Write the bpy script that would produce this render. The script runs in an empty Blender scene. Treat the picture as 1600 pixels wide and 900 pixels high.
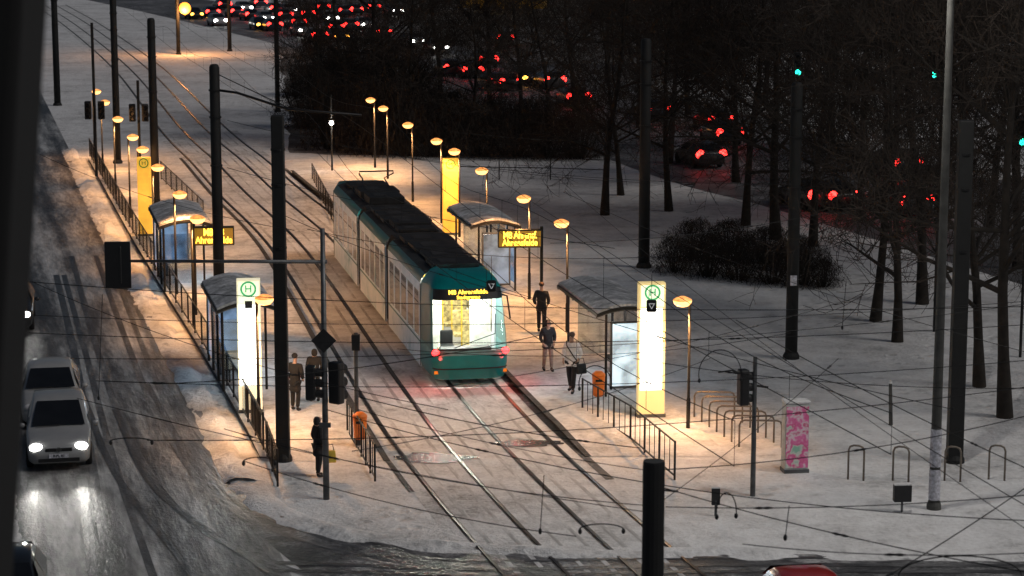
import bpy, bmesh, math, random
from mathutils import Vector, Matrix, noise as mnoise
random.seed(7)
R=math.radians; PI=math.pi
sc=bpy.context.scene; COL=sc.collection
sc.view_settings.view_transform='Standard'
F=3500.0; TH=R(9.9); H=15.4; CT=math.cos(TH); ST=math.sin(TH)
PZ=.16
def plane(px,py,z=0.0):
    v=py-450; d=F*(H-z)/(F*ST+v*CT)
    return Vector(((px-800)*d/F, d*CT-d*v/F*ST, z))
def at(px,py,Y):
    v=(py-450)/F; d=Y/(CT-v*ST)
    return Vector(((px-800)*d/F, Y, H-d*(ST+v*CT)))
ORD=['first','second','third','fourth','fifth','sixth','seventh','eighth','ninth','tenth','eleventh','twelfth','thirteenth','fourteenth','fifteenth','sixteenth','seventeenth','eighteenth','nineteenth']
ORD+=['twentieth']+['twenty '+o for o in ORD[:9]]+['thirtieth']+['thirty '+o for o in ORD[:9]]+['fortieth']+['forty '+o for o in ORD[:9]]+['fiftieth']+['fifty '+o for o in ORD[:9]]
# ------------------------------------------------------------------ materials
def newmat(name):
    m=bpy.data.materials.new(name); m.use_nodes=True
    n=m.node_tree.nodes; l=m.node_tree.links
    return m,n,l,n['Principled BSDF']
def nz(n,l,scale,stretch=(1,1,1),uv=False,detail=4,rough=.55):
    tc=n.new('ShaderNodeTexCoord'); mp=n.new('ShaderNodeMapping'); mp.inputs['Scale'].default_value=stretch
    l.new(tc.outputs['UV' if uv else 'Object'],mp.inputs['Vector'])
    t=n.new('ShaderNodeTexNoise'); t.inputs['Scale'].default_value=scale; t.inputs['Detail'].default_value=detail; t.inputs['Roughness'].default_value=rough
    l.new(mp.outputs['Vector'],t.inputs['Vector']); return t.outputs['Fac']
def ramp(n,l,fac,stops):
    r=n.new('ShaderNodeValToRGB'); e=r.color_ramp.elements
    e[0].position=stops[0][0]; e[0].color=(*stops[0][1],1); e[1].position=stops[-1][0]; e[1].color=(*stops[-1][1],1)
    for p,c in stops[1:-1]:
        k=e.new(p); k.color=(*c,1)
    l.new(fac,r.inputs['Fac']); return r.outputs['Color']
def mth(n,l,op,a,b):
    m=n.new('ShaderNodeMath'); m.operation=op
    for i,x in enumerate((a,b)):
        if isinstance(x,(int,float)): m.inputs[i].default_value=x
        else: l.new(x,m.inputs[i])
    return m.outputs[0]
def M(name,col,rough=.6,metal=0,var=.2,scale=6,emit=None,es=0,bump=0,coat=0,evar=0):
    m,n,l,b=newmat(name)
    f=nz(n,l,scale)
    c=ramp(n,l,f,[(.3,tuple(max(0,x*(1-var)) for x in col)),(.7,tuple(min(1,x*(1+var)) for x in col))])
    l.new(c,b.inputs['Base Color']); b.inputs['Roughness'].default_value=rough; b.inputs['Metallic'].default_value=metal
    if coat: b.inputs['Coat Weight'].default_value=coat
    if emit:
        b.inputs['Emission Color'].default_value=(*emit,1); b.inputs['Emission Strength'].default_value=es
        if evar: l.new(ramp(n,l,f,[(.36,tuple(x*(1-evar) for x in emit)),(.6,emit)]),b.inputs['Emission Color'])
    if bump:
        bp=n.new('ShaderNodeBump'); bp.inputs['Strength'].default_value=bump; bp.inputs['Distance'].default_value=.02
        l.new(f,bp.inputs['Height']); l.new(bp.outputs[0],b.inputs['Normal'])
    return m
def grain(name,stops,scales=(.25,1.6,9),wts=(.4,.35,.25),rough=.75,bump=.5,dist=.06,uv=False,stretch=(1,1,1),spec=.3,lanes=0,contrast=1.9,prints=0):
    m,n,l,b=newmat(name)
    acc=None
    for s,w in zip(scales,wts):
        f=mth(n,l,'MULTIPLY',nz(n,l,s,stretch,uv),w)
        acc=f if acc is None else mth(n,l,'ADD',acc,f)
    acc=mth(n,l,'ADD',mth(n,l,'MULTIPLY',mth(n,l,'SUBTRACT',acc,.5),contrast),.5)
    if lanes:
        tc=n.new('ShaderNodeTexCoord'); sp=n.new('ShaderNodeSeparateXYZ'); l.new(tc.outputs['UV'],sp.inputs[0])
        wob=mth(n,l,'MULTIPLY',nz(n,l,.06,(1,1,1),True,2),3.0)
        a=mth(n,l,'MULTIPLY',mth(n,l,'SINE',mth(n,l,'ADD',mth(n,l,'MULTIPLY',sp.outputs[0],2*PI/1.75),wob),0),lanes)
        b2=mth(n,l,'MULTIPLY',mth(n,l,'SINE',mth(n,l,'ADD',mth(n,l,'MULTIPLY',sp.outputs[0],2*PI/.62),wob),0),lanes*.45)
        acc=mth(n,l,'ADD',acc,mth(n,l,'ADD',a,b2))
    h=mth(n,l,'ADD',nz(n,l,5.0,(1,1,1),uv,6,.7),mth(n,l,'MULTIPLY',acc,1.5))
    if prints:
        tc=n.new('ShaderNodeTexCoord'); vo=n.new('ShaderNodeTexVoronoi'); vo.inputs['Scale'].default_value=prints; l.new(tc.outputs['Object'],vo.inputs['Vector'])
        dent=mth(n,l,'MINIMUM',mth(n,l,'MULTIPLY',vo.outputs['Distance'],2.6),1.0)
        mask=mth(n,l,'GREATER_THAN',nz(n,l,.3,(1,1,1),False,3),.5)
        dd=mth(n,l,'MULTIPLY',mth(n,l,'SUBTRACT',1.0,dent),mask)
        acc=mth(n,l,'SUBTRACT',acc,mth(n,l,'MULTIPLY',dd,.16)); h=mth(n,l,'SUBTRACT',h,mth(n,l,'MULTIPLY',dd,1.2))
    l.new(ramp(n,l,acc,stops),b.inputs['Base Color'])
    b.inputs['Roughness'].default_value=rough; b.inputs['Specular IOR Level'].default_value=spec
    bp=n.new('ShaderNodeBump'); bp.inputs['Strength'].default_value=bump; bp.inputs['Distance'].default_value=dist
    l.new(h,bp.inputs['Height']); l.new(bp.outputs[0],b.inputs['Normal'])
    return m
def glassmat(name,tint,gloss=.12,rough=.05):
    m,n,l,b=newmat(name); out=n['Material Output']
    t=n.new('ShaderNodeBsdfTransparent'); g=n.new('ShaderNodeBsdfGlossy'); g.inputs['Roughness'].default_value=rough
    l.new(ramp(n,l,nz(n,l,2.0),[(.3,tuple(x*.85 for x in tint)),(.7,tint)]),t.inputs['Color'])
    mx=n.new('ShaderNodeMixShader'); mx.inputs[0].default_value=gloss
    l.new(t.outputs[0],mx.inputs[1]); l.new(g.outputs[0],mx.inputs[2])
    l.new(mx.outputs[0],out.inputs['Surface'])
    return m
def g3(x): return (x,x,x)
SNOW=grain('snow',[(.26,(.48,.478,.475)),(.40,(.66,.656,.652)),(.52,(.77,.766,.763)),(.65,(.86,.86,.86))],scales=(.22,1.3,7),bump=.8,dist=.09,prints=1.7)
TROD=grain('trodden_snow',[(.26,(.40,.396,.392)),(.42,(.59,.586,.582)),(.55,(.71,.706,.702)),(.68,(.82,.82,.815))],scales=(.5,2.2,9),bump=.8,dist=.07,prints=2.2)
BED=grain('track_bed_snow',[(.24,(.28,.274,.268)),(.38,(.54,.535,.53)),(.52,(.70,.695,.69)),(.66,(.81,.81,.805))],scales=(.35,1.6,8),bump=.8,dist=.07)
SLUSH=grain('slushy_road',[(.22,(.03,.03,.032)),(.38,(.085,.084,.085)),(.50,(.20,.198,.197)),(.62,(.38,.378,.375)),(.8,(.64,.64,.64))],scales=(.35,1.3,7),wts=(.4,.35,.25),uv=True,stretch=(1,.16,1),rough=.40,spec=.5,bump=.8,lanes=.08)
CROSS=grain('wet_asphalt',[(.3,(.022,.022,.024)),(.46,(.06,.06,.062)),(.57,(.15,.15,.152)),(.72,(.45,.45,.45))],scales=(.4,1.5,9),rough=.42,spec=.5)
FARROAD=grain('far_asphalt',[(.3,(.06,.06,.063)),(.5,(.13,.13,.136)),(.7,(.34,.34,.35))],scales=(.08,.6,4),rough=.6)
WOOD=grain('darkened_wood_floor',[(.3,(.03,.025,.022)),(.5,(.09,.08,.072)),(.72,(.34,.33,.325))],scales=(.1,.6,4))  # soil and patchy snow, coloured dark to stand for distant light falloff
TYRE=grain('tyre_mark',[(.30,(.02,.02,.022)),(.48,(.05,.05,.053)),(.60,(.14,.14,.142)),(.74,(.34,.34,.34))],uv=True,stretch=(1,.2,1),rough=.32,spec=.6)
WET=grain('melt_water',[(.2,(.010,.008,.008)),(.6,(.032,.026,.024)),(.85,(.09,.08,.075))],rough=.24,spec=.8,scales=(.6,3,12))
GROOVE=grain('rail_groove_slush',[(.3,(.018,.016,.015)),(.54,(.055,.05,.047)),(.70,(.34,.33,.325))],rough=.5,scales=(.3,2,9))
RUT=grain('slush_rut',[(.3,(.28,.274,.268)),(.48,(.48,.475,.47)),(.62,(.70,.695,.69))],uv=True,stretch=(1,.2,1),scales=(.6,2,9))
KERB=grain('kerb_stone',[(.3,g3(.02)),(.6,g3(.08))],scales=(.6,3,12))
RAIL=M('rail_steel',(.06,.054,.05),.36,.9,.4,3)
BLACK=M('black_painted_steel',(.010,.010,.011),.5,.3,.3)
MAST=M('mast_steel',(.0075,.008,.008),.7,.1,.35,3)
GREY=M('galvanised_steel',(.11,.115,.12),.5,.6,.3,5)
LGREY=M('concrete_pole',(.065,.065,.06),.8,0,.3,4)
RAILING=M('railing_steel',(.02,.019,.018),.5,.4,.3)
PAPER=M('poster_paper',(.5,.5,.55),.8,0,.45,14)
TEAL=M('teal_paint',(.0,.17,.175),.3,0,.15,2,coat=.3)
TEALD=M('teal_roof_edge',(.0,.10,.105),.35,0,.2,2,coat=.2)
SIDEM=grain('tram_side_wrap',[(.26,(.05,.30,.33)),(.35,(.42,.58,.64)),(.46,(.64,.74,.80)),(.62,(.76,.82,.88)),(.74,(.55,.63,.70))],scales=(.4,1.1,4),rough=.32,bump=.0,spec=.5)
ROOFM=M('tram_roof',(.02,.02,.021),.8,0,.5,2)
ROOFU=M('roof_equipment',(.012,.012,.013),.75,.1,.7,3)
DUCT=M('roof_duct',(.07,.075,.078),.6,.2,.4,5)
BLK=M('black_trim',(.007,.007,.008),.5,0,.2)
MATTE=M('matte_black_band',(.006,.006,.006),.95,0,.2)
BAND=M('pale_teal_band',(.10,.24,.25),.45,0,.2,3)
RUB=M('rubber',(.012,.012,.013),.8)
SEAT=M('tram_seat_fabric',(.45,.36,.16),.8,0,.6,9)
YEL=M('yellow_paint',(.75,.48,.03),.4)
CREAM=M('tram_interior_panel',(.88,.86,.76),.5,0,.3,3)
GLW=M('filmed_tram_window',(.05,.075,.09),.08,0,.7,.9,coat=.8)
GLF=glassmat('tram_rear_screen',(.97,.98,.96),.04)
GLS=glassmat('shelter_glass',(.78,.86,.92),.14)
CEIL=M('ceiling_light',(.9,.9,.8),.5,emit=(1,.95,.82),es=20)
RED=M('red_tail_light',(.6,.01,.01),.3,emit=(1,.02,.02),es=14)
REDF=M('red_distant_tail_light',(.6,.01,.01),.3,emit=(1,.025,.02),es=12)
AMBER=M('amber_led',(.6,.3,.02),.4,emit=(1,.62,.06),es=3.6)
LENS=M('lamp_lens',(.9,.6,.3),.4,emit=(1,.42,.125),es=3.4)
WLENS=M('white_lamp_lens',(.9,.9,.85),.4,emit=(1,.97,.88),es=9)
HEAD=M('headlight_glass',(.9,.9,.9),.2,emit=(1,.98,.92),es=22)
HOFF=M('unlit_headlight',(.5,.5,.52),.15)
GREEN=M('green_signal_lens',(.0,.6,.4),.3,emit=(.02,1,.62),es=7)
SIGNW=M('lit_white_panel',(.9,.9,.85),.4,0,.05,2,emit=(.97,1,.95),es=2.4)
SIGNY=M('lit_yellow_casing',(.8,.65,.3),.4,0,.1,2,emit=(1,.74,.30),es=.5)
SIGNP=M('lit_pale_casing',(.85,.8,.55),.4,0,.1,2,emit=(1,.9,.62),es=.6)
SIGNF=M('lit_orange_panel',(.8,.45,.08),.4,0,.25,2,emit=(1,.52,.05),es=.66)
SIGNH=M('lit_sign_head',(.9,.9,.7),.4,0,.05,2,emit=(.86,1,.66),es=.95)
HGREEN=M('green_letter',(.05,.4,.15),.4,emit=(.08,.5,.2),es=.5)
HYEL=M('green_letter_on_yellow',(.02,.15,.03),.4,emit=(.1,.3,.02),es=.3)
ADV=M('lit_advert',(.4,.5,.55),.3,0,.4,1.7,emit=(.75,.92,1),es=1.0,evar=.6)
BLUEP=M('blue_lit_pane',(.12,.18,.26),.15,0,.5,1.2,emit=(.22,.40,.66),es=.4,evar=.8)
ORANGE=M('orange_plastic',(.8,.2,.02),.5,0,.15,4)
SIGNG=M('sign_back',(.02,.02,.022),.6,.2)
WHITEMARK=M('white_mark',(.7,.7,.7),.5,emit=(1,1,1),es=.25)
BARK=M('bark',(.020,.0155,.012),.95,0,.5,4)
TWIG=M('twigs',(.028,.020,.015),.95,0,.5,2)
SHRUB=M('shrub_twigs',(.018,.012,.0085),.95,0,.6,2)
ROOFSNOW=grain('snowy_shelter_roof',[(.3,(.22,.23,.235)),(.5,(.42,.43,.44)),(.65,(.68,.68,.70))],scales=(.6,2.5,9),bump=.6)
CABFLOOR=M('tram_floor',(.3,.29,.26),.6)
def carpaint(name,c): return M(name,c,.32,.1,.08,2,coat=.5)
PSIL=carpaint('silver_paint',(.28,.285,.29)); PWHT=carpaint('white_paint',(.32,.32,.32)); PRED=carpaint('red_paint',(.36,.01,.01)); PDRK=carpaint('dark_paint',(.012,.013,.015)); PBLU=carpaint('blue_paint',(.02,.026,.045)); PGRY=carpaint('grey_paint',(.045,.045,.048)); PBUS=M('ochre_bus_paint',(.5,.28,.02),.4,0,.1,2)
CGL=M('car_glass',(.010,.011,.013),.1,0,.2,3)
UNT=M('unlit_tail_light',(.25,.01,.01),.3)
AMBL=M('amber_vehicle_lamp',(.8,.4,.05),.4,emit=(1,.42,.05),es=9)
# ------------------------------------------------------------------ mesh helpers
class MB:
    def __init__(s): s.v=[]; s.f=[]
    def add(s,vs,fs):
        n=len(s.v); s.v+=[tuple(p) for p in vs]; s.f+=[tuple(i+n for i in f) for f in fs]; return s
    def hexa(s,b,t):
        return s.add(list(b)+list(t),[(3,2,1,0),(4,5,6,7),(0,1,5,4),(1,2,6,5),(2,3,7,6),(3,0,4,7)])
    def box(s,c,d,rz=0,rx=0):
        m=Matrix.Rotation(rz,3,'Z')@Matrix.Rotation(rx,3,'X'); c=Vector(c); x,y,z=d[0]/2,d[1]/2,d[2]/2
        p=[c+m@Vector(q) for q in ((-x,-y,-z),(x,-y,-z),(x,y,-z),(-x,y,-z),(-x,-y,z),(x,-y,z),(x,y,z),(-x,y,z))]
        return s.hexa(p[:4],p[4:])
    def tube(s,pts,r,n=8,cap=True):
        pts=[Vector(p) for p in pts]; k=len(pts)
        rs=r if isinstance(r,(list,tuple)) else [r]*k
        u=None; vs=[]; fs=[]
        for i,p in enumerate(pts):
            t=(pts[min(i+1,k-1)]-pts[max(i-1,0)]).normalized()
            if u is None:
                ref=Vector((1,0,0)) if abs(t.z)>.8 else Vector((0,0,1)); u=(ref-t*ref.dot(t)).normalized()
            else:
                u=(u-t*u.dot(t)).normalized()
            w=t.cross(u)
            for j in range(n):
                a=2*PI*j/n; vs.append(p+(u*math.cos(a)+w*math.sin(a))*rs[i])
        for i in range(k-1):
            for j in range(n):
                a=i*n+j; b=i*n+(j+1)%n; fs.append((a,b,b+n,a+n))
        if cap: fs.append(tuple(range(n-1,-1,-1))); fs.append(tuple(range((k-1)*n,k*n)))
        return s.add(vs,fs)
    def lathe(s,prof,c=(0,0,0),n=18,ax='z'):
        c=Vector(c); vs=[]; fs=[]
        for r,z in prof:
            for j in range(n):
                a=2*PI*j/n; q=(r*math.cos(a),r*math.sin(a),z)
                if ax=='y': q=(q[0],q[2],q[1])
                if ax=='x': q=(q[2],q[0],q[1])
                vs.append(c+Vector(q))
        for i in range(len(prof)-1):
            for j in range(n):
                a=i*n+j; b=i*n+(j+1)%n; fs.append((a,b,b+n,a+n))
        fs.append(tuple(range(n-1,-1,-1))); fs.append(tuple(range((len(prof)-1)*n,len(prof)*n)))
        return s.add(vs,fs)
    def ball(s,c,rx,ry,rz,n=12,k=8):
        vs=[];fs=[];c=Vector(c)
        for i in range(k+1):
            th=PI*i/k
            for j in range(n):
                a=2*PI*j/n; rr=max(.02,math.sin(th)); vs.append(c+Vector((rx*rr*math.cos(a),ry*rr*math.sin(a),rz*math.cos(th))))
        for i in range(k):
            for j in range(n):
                a=i*n+j;b=i*n+(j+1)%n; fs.append((a,a+n,b+n,b))
        fs.append(tuple(range(n))); fs.append(tuple(range((k+1)*n-1,k*n-1,-1)))
        return s.add(vs,fs)
    def grid(s,rows,flip=False):
        n=len(rows[0]); vs=[p for r in rows for p in r]; fs=[]
        for i in range(len(rows)-1):
            for j in range(n-1):
                a=i*n+j; f=(a,a+1,a+n+1,a+n); fs.append(f[::-1] if flip else f)
        return s.add(vs,fs)
    def loft(s,rings):
        n=len(rings[0]); vs=[p for r in rings for p in r]; fs=[]
        for i in range(len(rings)-1):
            for j in range(n):
                a=i*n+j;b=i*n+(j+1)%n; fs.append((a,b,b+n,a+n))
        fs.append(tuple(range(n-1,-1,-1))); fs.append(tuple(range((len(rings)-1)*n,len(rings)*n)))
        return s.add(vs,fs)
    def sweep(s,curve,prof):
        rings=[]
        for i,p in enumerate(curve):
            t=(curve[min(i+1,len(curve)-1)]-curve[max(i-1,0)]).normalized(); nr=Vector((t.y,-t.x,0))
            rings.append([p+nr*x+Vector((0,0,z)) for x,z in prof])
        return s.loft(rings)
    def build(s,name,mat,parent=None,smooth=False,bevel=0):
        me=bpy.data.meshes.new(name)
        me.from_pydata(s.v,[],s.f); me.update(); me.materials.append(mat)
        if smooth:
            for p in me.polygons: p.use_smooth=True
        o=bpy.data.objects.new(name,me); COL.objects.link(o)
        if parent is not None: o.parent=parent
        if bevel:
            b=o.modifiers.new('bevel','BEVEL'); b.width=bevel; b.segments=2 if bevel<.1 else 4; b.limit_method='ANGLE'
        return o
def tag(o,label,cat,group=None):
    o['label']=label; o['category']=cat
    if group: o['group']=group
    return o
def thing(name,label,cat,loc,rz=0,group=None,scale=1):
    o=bpy.data.objects.new(name,None); COL.objects.link(o); o.empty_display_size=.3
    o.location=loc; o.rotation_euler=(0,0,rz); o.scale=(scale,)*3
    return tag(o,label,cat,group)
def struct(o): o['kind']='structure'; return o
def copy_tree(o,parent=None):
    c=o.copy(); COL.objects.link(c)
    if parent is not None: c.parent=parent
    for ch in list(o.children): copy_tree(ch,c)
    return c
def eval_mesh(o):
    bpy.context.view_layer.update(); dg=bpy.context.evaluated_depsgraph_get()
    return bpy.data.meshes.new_from_object(o.evaluated_get(dg))
def text(s,mat,size,parent,loc,rot=(PI/2,0,0),ext=.004,name='lettering',sx=1,space=1):
    c=bpy.data.curves.new('t','FONT'); c.body=s; c.size=size; c.extrude=ext; c.align_x='CENTER'; c.align_y='CENTER'; c.space_character=space; c.offset=.004*size/.3
    o=bpy.data.objects.new('t',c); COL.objects.link(o); me=eval_mesh(o); bpy.data.objects.remove(o)
    me.materials.clear(); me.materials.append(mat); me.name=name
    t=bpy.data.objects.new(name,me); COL.objects.link(t); t.parent=parent; t.location=loc; t.rotation_euler=rot; t.scale=(sx,1,1); return t
def skin(name,mat,parent,verts,edges,sub=2):
    me=bpy.data.meshes.new('t'); me.from_pydata([v[:3] for v in verts],edges,[])
    o=bpy.data.objects.new('t',me); COL.objects.link(o)
    o.modifiers.new('skin','SKIN')
    d=me.skin_vertices[0].data
    for i,v in enumerate(verts):
        d[i].radius=(v[3],v[4] if len(v)>4 else v[3]); d[i].use_root=(i==0)
    ss=o.modifiers.new('sub','SUBSURF'); ss.levels=sub
    m2=eval_mesh(o); bpy.data.objects.remove(o)
    m2.materials.clear(); m2.materials.append(mat); m2.name=name
    for p in m2.polygons: p.use_smooth=True; p.material_index=0
    q=bpy.data.objects.new(name,m2); COL.objects.link(q); q.parent=parent; return q
def light(kind,name,loc,energy,col,parent=None,size=.1,rot=None,spot=None,blend=.8):
    L=bpy.data.lights.new(name,kind); L.energy=energy; L.color=col
    if kind in('POINT','SPOT'): L.shadow_soft_size=size
    if spot: L.spot_size=spot; L.spot_blend=blend
    o=bpy.data.objects.new(name,L); COL.objects.link(o); o.location=loc
    if rot: o.rotation_euler=rot
    if parent is not None: o.parent=parent
    return o
def catmull(P,n=8):
    out=[]
    Q=[P[0]*2-P[1]]+list(P)+[P[-1]*2-P[-2]]
    for i in range(1,len(Q)-2):
        a,b,c,d=Q[i-1],Q[i],Q[i+1],Q[i+2]
        for k in range(n):
            t=k/n
            out.append(.5*((2*b)+(c-a)*t+(2*a-5*b+4*c-d)*t*t+(3*b-a-3*c+d)*t**3))
    out.append(P[-1]); return out
def offset(curve,off,z=0):
    r=[]
    for i,p in enumerate(curve):
        t=(curve[min(i+1,len(curve)-1)]-curve[max(i-1,0)]); t.z=0; t.normalize()
        r.append(Vector((p.x+t.y*off,p.y-t.x*off,z)))
    return r
def xat(curve,Y):
    for a,b in zip(curve,curve[1:]):
        if a.y<=Y<=b.y: return a.x+(b.x-a.x)*(Y-a.y)/(b.y-a.y)
    if Y<curve[0].y: a,b=curve[0],curve[1]
    else: a,b=curve[-2],curve[-1]
    return a.x+(b.x-a.x)*(Y-a.y)/(b.y-a.y)
def ribbon(name,mat,A,B,z):
    me=bpy.data.meshes.new(name); vs=[];fs=[]
    for a,b in zip(A,B): vs+=[(a.x,a.y,z),(b.x,b.y,z)]
    for i in range(len(A)-1): fs.append((2*i,2*i+1,2*i+3,2*i+2))
    me.from_pydata(vs,[],fs); me.update(); me.materials.append(mat)
    uv=me.uv_layers.new(name='UVMap'); acc=[0]
    for i in range(1,len(A)): acc.append(acc[-1]+((A[i]+B[i])/2-(A[i-1]+B[i-1])/2).length)
    for p in me.polygons:
        for li in p.loop_indices:
            vi=me.loops[li].vertex_index; i=vi//2
            uv.data[li].uv=(0 if vi%2==0 else (B[i]-A[i]).length, acc[i])
    o=bpy.data.objects.new(name,me); COL.objects.link(o); return struct(o)
def polygon(name,mat,pts,z,jit=0):
    if jit:
        q=[]
        for i,p in enumerate(pts):
            b=pts[(i+1)%len(pts)]; k=max(1,min(60,int((b-p).length/1.2)))
            for j in range(k):
                c=p+(b-p)*j/k; nn=mnoise.noise_vector((c.x*.35,c.y*.35,z*50)); q.append(c+Vector((nn.x,nn.y,0))*jit)
        pts=q
    bm=bmesh.new(); vs=[bm.verts.new((p.x,p.y,z)) for p in pts]; bm.faces.new(vs); bmesh.ops.triangulate(bm,faces=bm.faces[:])
    me=bpy.data.meshes.new(name); bm.to_mesh(me); bm.free(); me.materials.append(mat)
    if me.polygons[0].normal.z<0: me.flip_normals()
    o=bpy.data.objects.new(name,me); COL.objects.link(o); return struct(o)
# ------------------------------------------------------------------ camera, world, sun
cam=bpy.data.cameras.new('camera'); cam.lens=F/1600*36; cam.sensor_width=36; cam.clip_end=4000; cam.clip_start=.1
co=bpy.data.objects.new('camera',cam); COL.objects.link(co); co.location=(0,0,H); co.rotation_euler=(PI/2-TH,0,0); sc.camera=co
cam.dof.use_dof=True; cam.dof.focus_distance=74; cam.dof.aperture_fstop=2.0
w=bpy.data.worlds.new('World'); sc.world=w; w.use_nodes=True
sky=w.node_tree.nodes.new('ShaderNodeTexSky'); sky.sky_type='NISHITA'; sky.sun_disc=False; sky.sun_elevation=R(45); sky.sun_rotation=R(115)
bg=w.node_tree.nodes['Background']; w.node_tree.links.new(sky.outputs[0],bg.inputs[0]); bg.inputs[1].default_value=.016
S=light('SUN','sun',(0,0,50),.80,(1,.94,.88)); S.data.angle=R(20); S.rotation_euler=(R(45),0,R(65))
# ------------------------------------------------------------------ setting
W1=[plane(*p) for p in ((1037,890),(840,710),(735,597),(556,387),(452,300),(396,250),(336,200),(240,105),(150,40),(95,8))]
W1=[Vector((7.6,36,0))]+W1
T1=catmull(W1,10)
FEN=[plane(*p) for p in ((437,760),(330,572),(215,385),(140,250))]
fdir=(FEN[0]-FEN[1]).normalized(); fdir2=(FEN[3]-FEN[2]).normalized()
FC=[FEN[0]+fdir*25]+FEN+[FEN[3]+fdir2*60,FEN[3]+fdir2*260]
FC=catmull(FC,6)
g=MB(); g.add([(-1500,-200,0),(1500,-200,0),(1500,2500,0),(-1500,2500,0)],[(0,1,2,3)]); struct(g.build('ground',SNOW))
polygon('darkened_wood_floor',WOOD,[plane(455,240),plane(700,246),plane(935,246),plane(960,215),plane(1000,140),plane(1180,85),plane(1700,60),plane(1700,-80),plane(470,-80),plane(430,40)],.003,.9)
Ys=[20+i*4 for i in range(88)]
ribbon('left_road',SLUSH,[Vector((xat(FC,y)-13,y,0)) for y in Ys],[Vector((xat(FC,y)-.9,y,0)) for y in Ys],.004)
cb=catmull([plane(*p) for p in ((352,690),(380,752),(425,795),(510,828),(650,851),(860,862),(1200,866),(1700,868))],6)
polygon('cross_road',CROSS,[*cb,Vector((60,cb[-1].y,0)),Vector((60,20,0)),Vector((-6,20,0)),plane(640,990),plane(470,890),plane(360,800),plane(335,730)],.008)
fr=[Vector((52,30,0)),Vector((35,72,0)),Vector((21,113,0)),Vector((14.5,131,0)),Vector((-1,193,0)),Vector((-36,292,0)),Vector((-75,390,0))]
FR=catmull(fr,6)
ribbon('far_road',FARROAD,offset(FR,-8),offset(FR,9),.008)
ribbon('track_bed',BED,offset(T1,-4.2),offset(T1,1.25),.005)
near=[p for p in T1 if p.y<150]
for off,wd in ((-1.15,.12),(-.3,.14),(.25,.12),(-3.35,.14),(-2.7,.12),(-1.75,.1)):
    ribbon('slush_rut',RUT,offset(near,off-wd/2),offset(near,off+wd/2),.009)
for off in (-.7175,.7175,-3.7175,-2.2825):
    ribbon('rail_groove',GROOVE,offset(T1,off-.08),offset(T1,off+.08),.013)
    mb=MB(); mb.sweep(offset(T1,off),[(-.035,.002),(.035,.002),(.035,.035),(-.035,.035)]); struct(mb.build('rail',RAIL))
edge_run=[p for p in T1 if 57<p.y<128]
ribbon('platform_edge_strip',GROOVE,offset(edge_run,1.08),offset(edge_run,1.33),.011)  # dark strip beside each platform edge
ribbon('platform_edge_strip',GROOVE,offset(edge_run,-4.3),offset(edge_run,-4.14),.011)
def platform(name,Y0,Y1,fa,fb,left):
    Y=[Y0+(Y1-Y0)*i/40 for i in range(41)]
    Y=[Y0-3.2]+Y
    zz=lambda i: .012 if i==0 else PZ
    A=[Vector((fa(y),y,zz(i))) for i,y in enumerate(Y)]; B=[Vector((fb(y),y,zz(i))) for i,y in enumerate(Y)]
    mb=MB(); mb.grid([[a,b] for a,b in zip(A,B)]); struct(mb.build(name,TROD))
    lo=lambda p: Vector((p.x,p.y,.001)); up=lambda p: p-Vector((0,0,.002))
    mb=MB(); mb.grid([[lo(a),up(a)] for a in A]); mb.grid([[up(b),lo(b)] for b in B]); struct(mb.build(name+'_kerb',KERB))
    mb=MB(); mb.sweep([b+Vector((0,0,.003)) for b in (B if left else A)],[(-.09,0),(.09,0),(.09,.012),(-.09,.012)]); struct(mb.build(name+'_edge_stone',KERB))
E2=offset(T1,-4.25); E1=offset(T1,1.3); E1b=offset(T1,5.2)
platform('left_platform',63.5,132,lambda y:xat(FC,y)-.1,lambda y:xat(E2,y),True)
platform('right_platform',64.0,126,lambda y:xat(E1,y),lambda y:xat(E1b,y),False)
def bank(curve,wd,hh,seed):
    rows=[]; c=[]
    for a,b in zip(curve,curve[1:]):
        k=max(1,int((b-a).length/.35))
        c+=[a+(b-a)*i/k for i in range(k)]
    for i,p in enumerate(c):
        t=(c[min(i+1,len(c)-1)]-c[max(i-1,0)]).normalized(); nr=Vector((t.y,-t.x,0)); row=[]
        for j in range(7):
            q=(j/6*2-1); nn=mnoise.noise((p.x*.8+seed,p.y*.8,j*.35))+.6*mnoise.noise((p.x*2.6,p.y*2.6+seed,j))
            z=max(-.01,hh*(1-q*q)*(.55+nn)) if 0<j<6 else -.01
            row.append(p+nr*(q*wd+.15*nn)+Vector((0,0,z)))
        rows.append(row)
    mb=MB(); mb.grid(rows); struct(mb.build('snow_bank',SNOW,smooth=True))
bank(cb[4:],.55,.16,3)
bank([Vector((xat(FC,y)-1.0,y,0)) for y in range(58,140,2)],.45,.22,9)
bank([Vector((xat(FC,y)-7.3,y,0)) for y in range(36,60,2)],.3,.06,12)
zt_=.010
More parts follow.
